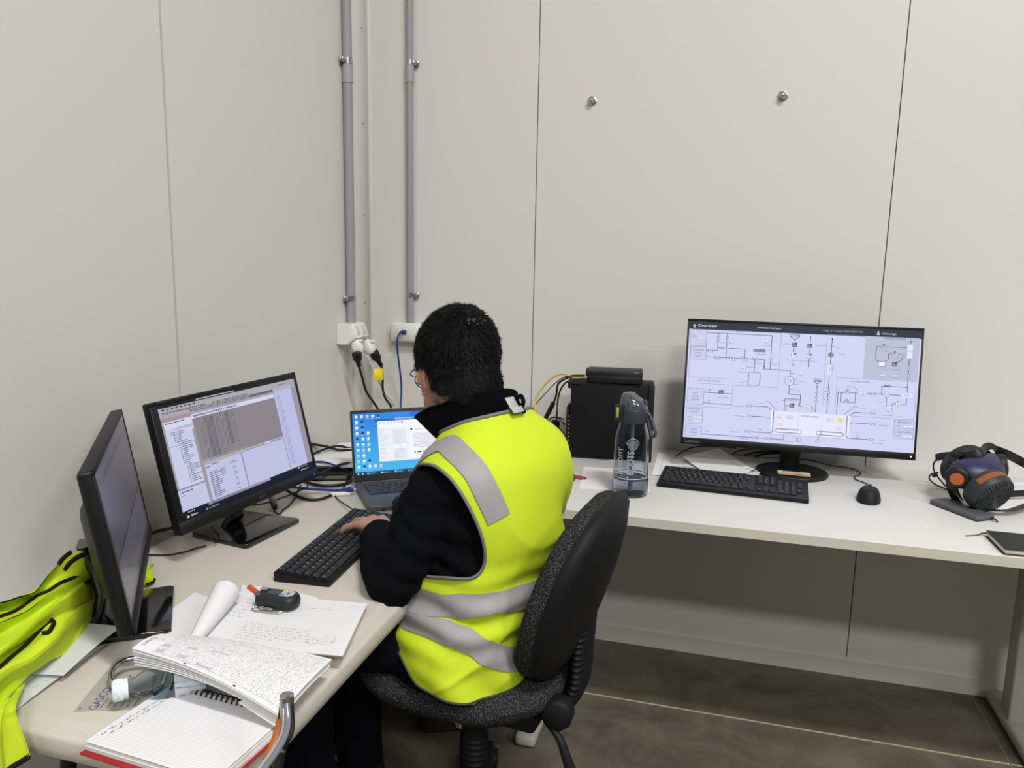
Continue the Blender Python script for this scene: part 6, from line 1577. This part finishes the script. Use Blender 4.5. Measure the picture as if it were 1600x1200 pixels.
# ================================================================= office chair
CY = 83; CB = Vector((.768, -1.075, 0)); 
t = thing('office_chair', None, 'dark speckled fabric office chair the person sits on', 'chair', M=frame(CB, -yl(CY), yd(CY)))     # local x = sitter's right, y = forward
M_cf = mat('speckled_fabric', (34, 34, 36), .95, spec=.1, noise_=(420, (112, 112, 114), .52, .72), bump=(500, .5))
M_cs = mat('chair_shell', (16, 17, 20), .62, spec=.3)
def puff(mb, W_, D_, z0, z1, m, cxy=(0, 0), rr=.12, edge=.03, n=6):
    R = []
    for k in range(n+1):
        a = PI/2*k/n; R.append([Vector((cxy[0]+p[0], cxy[1]+p[1], z0+(z1-z0)*math.sin(a))) for p in rrect(W_-2*edge*(1-math.cos(a)), D_-2*edge*(1-math.cos(a)), rr, 8)])
    return mb.rings(R, m)
mb = MB(); R = []
for z, e in ((.446, .035), (.450, .012), (.461, .0), (.482, -.004), (.498, .004), (.508, .022), (.512, .05)):
    R.append([Vector((p[0], p[1]+.01, z-(.018 if p[1] > .15 else 0)*(p[1]-.15)/.08)) for p in rrect(.425-2*e, .45-2*e, .17, 10)])
mb.rings(R, M_cf); mb.build('seat', t)
mb = MB(); R = []
for z, e in ((.416, .10), (.422, .055), (.440, .018), (.453, .012), (.455, .03)):
    R.append([Vector((p[0], p[1]+.01, z)) for p in rrect(.425-2*e, .45-2*e, .17, 10)])
mb.rings(R, M_cs); mb.build('seat_pan', t)
# backrest: cushion (front) and shell (rear), tall rounded outline leaning back
def bk(a, k, off):
    """a angle round the outline, k 0..1 outward, off distance behind the front surface"""
    w = .19; hgt = .193; x = w*k*spow(math.cos(a), .75); zz = hgt*k*spow(math.sin(a), .85)
    x *= 1-.16*max(0, zz/hgt)**1.0*0-.12*max(0, -zz/hgt)
    y = -.178-off+.030*(x/.2)**2; z = .692+zz
    lean = (z-.692)*-.24
    return Vector((x, y+lean-.02*math.sin((z-.51)*5.5), z))
def shell(offs, m):
    mb = MB(); R = [[bk(2*PI*i/56, max(k, .002), o) for i in range(56)] for k, o in offs]
    return mb.rings(R, m)
shell([(.0, -.004), (.5, -.002), (.85, .002), (.95, .010), (.99, .024), (1.0, .038), (.985, .048), (.0, .048)], M_cf).build('back_cushion', t)
shell([(.0, .0485), (.992, .0485), (1.008, .056), (.985, .070), (.92, .080), (.7, .088), (.4, .092), (.0, .093)], M_cs).build('back_shell', t)
# bracket with pleated sleeve
mb = MB()
def brp(s): return Vector((0, -.335+.03*s-.0*s, .60-.17*s)) if s < 1 else Vector((0, 0, 0))
pts = [Vector((0, -.250, .62)), Vector((0, -.246, .55)), Vector((0, -.240, .48)), Vector((0, -.205, .42)), Vector((0, -.13, .392))]
P_ = spl(pts, 16); R = []
for i, p in enumerate(P_):
    d_ = (P_[min(i+1, len(P_)-1)]-P_[max(i-1, 0)]).normalized(); e = 1.0+(.10 if i % 3 == 0 and i < 46 else 0); s_ = Vector((1, 0, 0)); u_ = s_.cross(d_)
    R.append([p+s_*math.cos(a)*.048*e+u_*math.sin(a)*.018*e for a in [2*PI*k/20 for k in range(20)]])
mb.rings(R, M_cs); mb.build('back_bracket', t)
mb = MB(); mb.box((0, -.04, .398), (.15, .26, .045), M_cs, .012, 2); mb.build('mechanism', t)
mb = MB(); mb.lathe([(.020, -.02), (.030, -.015), (.033, .0), (.033, .018), (.026, .024), (.0001, .025)], M_cs, 10, (-.085, -.225, .456), (-1, -.1, 0)); mb.build('adjuster_knob', t)
mb = MB(); mb.tube([(-.09, -.20, .43), (-.105, -.235, .41), (-.11, -.255, .37), (-.108, -.268, .335)], lambda q: .006+.006*q, M_blackm, 12, 5); mb.build('lever', t)
mb = MB(); mb.cyl((0, 0, .10), (0, 0, .38), .030, M_cs, n=28)
for k in range(12): mb.lathe([(.030, 0), (.0335, .004), (.030, .009)], M_cs, 24, (0, 0, .13+k*.014), cap=False)
mb.build('gas_lift', t)
mb = MB(); mb.lathe([(.045, .07), (.045, .11), (.034, .125), (.0001, .126)], M_cs, 24); mb.build('hub', t)
for k in range(5):
    a = 2*PI*k/5+.3; mb = MB(); mb.rings([[Vector((math.cos(a)*r_-math.sin(a)*x, math.sin(a)*r_+math.cos(a)*x, z)) for x, z in ((-w, z0), (w, z0), (w*.7, z1), (-w*.7, z1))] for r_, w, z0, z1 in ((.03, .028, .072, .108), (.17, .022, .066, .094), (.29, .016, .058, .078))], M_cs); arm = mb.build('base_arm', t)
    c = Vector((math.cos(a)*.285, math.sin(a)*.285, .027)); ax = Vector((-math.sin(a), math.cos(a), 0)); mb = MB()
    for s_ in (-1, 1): mb.cyl(c+ax*s_*.008, c+ax*s_*.024, .026, M_blackm, n=22)
    mb.cyl(c, c+Vector((0, 0, .034)), .007, M_blackm, n=10); mb.build('caster', arm)
mb = MB(frame(Vector((-.2035, -.060, .449)), (0, -1, 0), (0, 0, 1))); mb.text('TR', .014, mat('print_grey', (150, 150, 152), .6), Matrix.Translation((0, 0, .001))); mb.build('maker_lettering', t)

# ================================================================= things on the floor
c = at(823, 1138, 0.012)
t = thing('charger_brick', (c.x, c.y, 0), 'small white rounded plastic block lying on the concrete floor', 'power adaptor', .0)
M_wb = mat('white_block', (214, 212, 200), .4)
MB().box((0, 0, .016), (.048, .075, .026), M_wb, .010, 4).build('housing', t); MB().box((0, 0, .003), (.044, .070, .004), M_blackm, .0015, 1).build('rubber_base', t)
M_bag = mat('tan_leather', (78, 50, 30), .7, noise_=(12, (54, 34, 20), .35, .7), bump=(60, .2))
c = at(678, 1290, .0); 
t = thing('tool_bag', (.55, -.63, 0), 'brown leather bag standing on the floor in shadow under the chair', 'bag', .4)
mb = MB(); R = []
for z, w, d, o_ in ((.002, .17, .10, 0), (.012, .19, .12, 0), (.09, .20, .125, .004), (.17, .185, .10, .0), (.225, .16, .06, -.006), (.245, .14, .03, -.008)):
    R.append([Vector((p[0]+o_+.006*noise.noise(Vector((p[0]*20, p[1]*20, z*20))), p[1], z)) for p in rrect(w, d, min(w, d)*.3, 5)])
mb.rings(R, M_bag); mb.build('body', t)
mb = MB(); mb.slab([(-.092, -.062), (.092, -.062), (.085, .0), (-.085, .0)], .0, .004, M_bag, .001, 1, M=Matrix.Translation((0, -.005, .228)) @ Matrix.Rotation(math.radians(62), 4, 'X')); mb.build('flap', t)
mb = MB(); mb.tube([(-.08, 0, .23), (-.07, -.02, .31), (0, -.03, .335), (.07, -.02, .31), (.08, 0, .23)], .008, M_blackm, 10, 6, flat=((0, 1, 0), .3)); mb.build('strap', t)

# ---- chromed post with cables at the table corner
top = atd(448, 1086, .92)
pd = Vector((-.02, .0, -1)).normalized()
t = thing('cable_post', None, 'chromed capped metal end fitting with bundled cables before the table corner', 'cable fitting', M=Matrix.Translation(top))
mb = MB(); mb.lathe([(.0001, .001), (.0068, .001), (.0082, 0), (.0082, -.012), (.0080, -.030)], M_steel, 32); 
mb.build('cap', t)
def o2(px, py, d): return atd(px, py, d)-top
MB().tube([o2(440, 1098, .925), o2(436, 1120, .93), o2(433, 1134, .93)], .0034, M_steel, 10, 5, flat=((0, 1, 0), .6)).build('clip_blade', t)
MB().tube([o2(448, 1100, .915), o2(450, 1125, .905), o2(447, 1145, .89), o2(438, 1165, .875), o2(425, 1185, .86), o2(405, 1212, .84)], .0037, mat('silver_cable', (128, 132, 140), .35, .4), 12, 7).build('grey_cable', t)
MB().tube([o2(443, 1100, .918), o2(444, 1125, .910), o2(441, 1145, .895), o2(431, 1165, .880), o2(418, 1185, .865), o2(398, 1212, .845)], .0022, mat('bright_cable', (182, 186, 190), .3, .4), 10, 7).build('bright_cable', t)
MB().tube([o2(454, 1100, .92), o2(457, 1125, .915), o2(455, 1145, .905), o2(448, 1160, .90), o2(443, 1175, .90), o2(438, 1200, .90), o2(436, 1220, .90)], .0030, M_blackm, 10, 7).build('black_cable', t)
MB().tube([o2(448, 1152, .902), o2(443, 1158, .900)], .0034, mat('lime_sleeve', (170, 190, 70), .5), 10, spline=False).build('lime_sleeve', t)
MB().tube([o2(443, 1168, .90), o2(443, 1174, .90)], .0034, M_steel, 12, spline=False).build('ferrule', t)
mb = MB(); mb.tube([o2(438, 1124, .925), o2(434, 1140, .92), o2(427, 1160, .91), o2(418, 1178, .90), o2(412, 1186, .895)], lambda q: .0050*(1-.7*q*q), mat('amber_strap', (170, 96, 30), .45), 12, 6, flat=((1, 0, 0), .5)); mb.build('amber_strap', t)
MB().tube([o2(432, 1165, .93), o2(433, 1185, .93), o2(432, 1215, .93)], .0062, mat('brown_sleeve', (64, 44, 30), .6), 12, 4).build('brown_sleeve', t)
# ================================================================= discarded hi-vis jacket at the wall end of the table
def netpatch(net, k=9):
    """smooth surface through a net of points; returns f(u, v)"""
    rows = [[Vector(p) for p in r_] for r_ in net]
    def cr(p0, p1, p2, p3, t): return .5*((2*p1)+(p2-p0)*t+(2*p0-5*p1+4*p2-p3)*t*t+(3*p1-p0-3*p2+p3)*t**3)
    def ev(L, x):
        n = len(L)-1; x = min(max(x, 0), 1)*n; i = min(int(x), n-1); q = x-i
        g = lambda j: L[j] if 0 <= j <= n else (L[0]*2-L[1] if j < 0 else L[n]*2-L[n-1])
        return cr(g(i-1), g(i), g(i+1), g(i+2), q)
    return lambda u, v: ev([ev(r_, u) for r_ in rows], v)
Zj = ZL
def row(pts, zs): return [at(x, y, Zj+z) for (x, y), z in zip(pts, zs)]
net = [
 row([(-70, 975), (-20, 945), (20, 934), (50, 925), (76, 894), (108, 862), (150, 848), (174, 854)], [.10, .11, .115, .12, .13, .15, .15, .12]),
 row([(-70, 985), (-20, 958), (22, 946), (60, 926), (92, 900), (122, 882), (158, 870), (174, 876)], [.06, .07, .08, .09, .11, .125, .12, .09]),
 row([(-70, 1000), (-20, 978), (26, 960), (66, 936), (98, 918), (130, 898), (162, 888), (172, 896)], [.10, .11, .105, .115, .10, .10, .09, .06]),
 row([(-70, 1030), (-25, 1000), (26, 975), (66, 950), (102, 930), (132, 912), (158, 908), (164, 913)], [.055, .06, .07, .085, .085, .075, .06, .05]),
 row([(-75, 1060), (-25, 1030), (22, 1000), (66, 962), (108, 930), (128, 920), (148, 922), (156, 925)], [.085, .09, .095, .105, .105, .09, .05, .04]),
 row([(-80, 1095), (-30, 1060), (20, 1022), (60, 992), (95, 966), (122, 950), (142, 938), (152, 934)], [.04, .05, .05, .06, .07, .06, .045, .035]),
 row([(-80, 1130), (-30, 1080), (16, 1040), (58, 1012), (92, 985), (118, 965), (138, 955), (150, 950)], [.06, .07, .075, .08, .08, .065, .045, .03]),
 row([(-80, 1160), (-30, 1110), (10, 1070), (50, 1040), (84, 1014), (108, 995), (126, 976), (142, 962)], [.02, .03, .035, .04, .045, .04, .03, .025]),
 row([(-80, 1180), (-30, 1140), (2, 1100), (36, 1068), (68, 1042), (98, 1022), (122, 1000), (134, 984)], [.012, .016, .02, .022, .024, .022, .02, .02]),
]
fj = netpatch(net)
def jk(u, v):
    p = fj(u, v)*.5+(fj(u, max(v-.06, 0))+fj(u, min(v+.06, 1)))*.25; n1 = noise.noise(Vector((u*3, v*8, 2)))*.010+noise.noise(Vector((u*7, v*15, 7)))*.004
    p = p+Vector((0, 0, n1)); p.x = max(p.x, .012); p.z = max(p.z, Zj+.006)
    return p
t = thing('hi_vis_jacket', at(60, 1000, Zj), 'crumpled yellow hi-vis garment with black binding heaped at the wall end of table', 'jacket')
TO = Vector(t.location)
mb = MB(); mb.grid(lambda u, v: jk(1-u, v)-TO, 110, 110, M_hv); mb.grid(lambda u, v: jk(u, v)-TO-Vector((0, 0, .003)), 80, 80, M_hv); mb.build('body_panel', t)
# end hanging over the table edge
A_ = [at(-20, 1120, Zj+.02), at(2, 1098, Zj+.02), at(22, 1082, Zj+.018), at(40, 1064, Zj+.02)]
net2 = [A_]+[[aty(px_, py_, yy_) for px_, py_ in r_] for r_, yy_ in (([(-40, 1122), (-12, 1114), (6, 1106), (24, 1096)], -1.822), ([(-42, 1150), (-14, 1140), (4, 1132), (20, 1120)], -1.835), ([(-40, 1185), (-12, 1175), (8, 1165), (26, 1152)], -1.840), ([(-40, 1240), (-8, 1225), (14, 1208), (35, 1186)], -1.845))]
f2 = netpatch(net2)
mb = MB(); g2 = lambda u, v: f2(u, v)+Vector((.004*math.sin(u*14), .006*math.sin(u*11+v*3), 0))-TO
mb.grid(lambda u, v: g2(1-u, v), 30, 40, M_hv); mb.grid(lambda u, v: g2(u, v)+Vector((0, .003, 0)), 30, 40, M_hv); mb.build('hanging_panel', t)
MB().tube([g2(k/12, 1) for k in range(13)], .004, M_bind, 8, 2).build('black_binding', t)
def bind(uv, r=.0045, lift=.003):
    mb = MB(); mb.tube([jk(u, v)-TO+Vector((0, 0, lift)) for u, v in uv], r, M_bind, 8, 5, flat=((0, 0, 1), .6)); return mb.build('black_binding', t)
bind([(.72, .0), (.66, .02), (.61, .06)], .0042)
bind([(.40, .17), (.48, .20), (.56, .21), (.64, .23), (.72, .25)], .003)
bind([(.62, .12), (.68, .10), (.75, .10), (.80, .13), (.80, .20), (.80, .26), (.84, .30), (.90, .31)], .0042)
bind([(.05, .30), (.15, .22), (.28, .19), (.40, .175)], .003)
bind([(.20, .74), (.27, .70), (.35, .66), (.43, .62), (.49, .61), (.53, .66), (.50, .70), (.46, .68)], .0042)
bind([(.74, .46), (.79, .44), (.83, .43), (.86, .44)], .0042)
# small flap seen on the far side of the nearest monitor
c = [at(228, 885, Zj+.02), at(241, 880, Zj+.03), at(242, 890, Zj+.02), at(232, 900, Zj+.012)]
f3 = netpatch([[at(205, 880, Zj+.03), at(228, 884, Zj+.035), at(242, 879, Zj+.03)], [at(205, 893, Zj+.02), at(226, 892, Zj+.03), at(237, 888, Zj+.02)], [at(205, 905, Zj+.012), at(226, 899, Zj+.026), at(241, 904, Zj+.012)], [at(205, 916, Zj+.005), at(226, 912, Zj+.010), at(240, 909, Zj+.006)]])
mb = MB(); mb.grid(lambda u, v: f3(1-u, v)-TO, 16, 20, M_hv); mb.grid(lambda u, v: f3(u, v)-TO-Vector((0, 0, .003)), 16, 20, M_hv); mb.build('sleeve_end', t)
MB().tube([at(229, 913, Zj+.010)-TO, at(238, 910, Zj+.007)-TO, at(242, 904, Zj+.012)-TO], .003, M_bind, 8, 5).build('black_binding', t)

# ---- folded white sheets under the garment
quad_sheet('folded_sheet', at(52, 1053, Zj+.014), at(99, 1056, Zj+.014), at(190, 979, Zj+.026), at(138, 974, Zj+.020), 'upper white folded sheet sticking out from under the crumpled yellow garment', m=mat('paper_shade', (206, 210, 210), .7), bulge=lambda u, v: .003*math.sin(PI*v), n=14, group='folded sheets by the yellow garment')
quad_sheet('folded_sheet', at(-10, 1118, Zj+.002), at(22, 1112, Zj+.002), at(166, 1006, Zj+.010), at(60, 1040, Zj+.004), 'lower white folded sheet with a printed corner, reaching to the table end', m=mat('paper_shade', (206, 210, 210), .7), bulge=lambda u, v: .002*math.sin(PI*v), n=14, group='folded sheets by the yellow garment', marks=lambda D, lx, ly: D.scrawl(lx*.5, ly*.38, .05, .006, M_inkl, .0006, random.Random(1), .6))
bpy.context.view_layer.update()
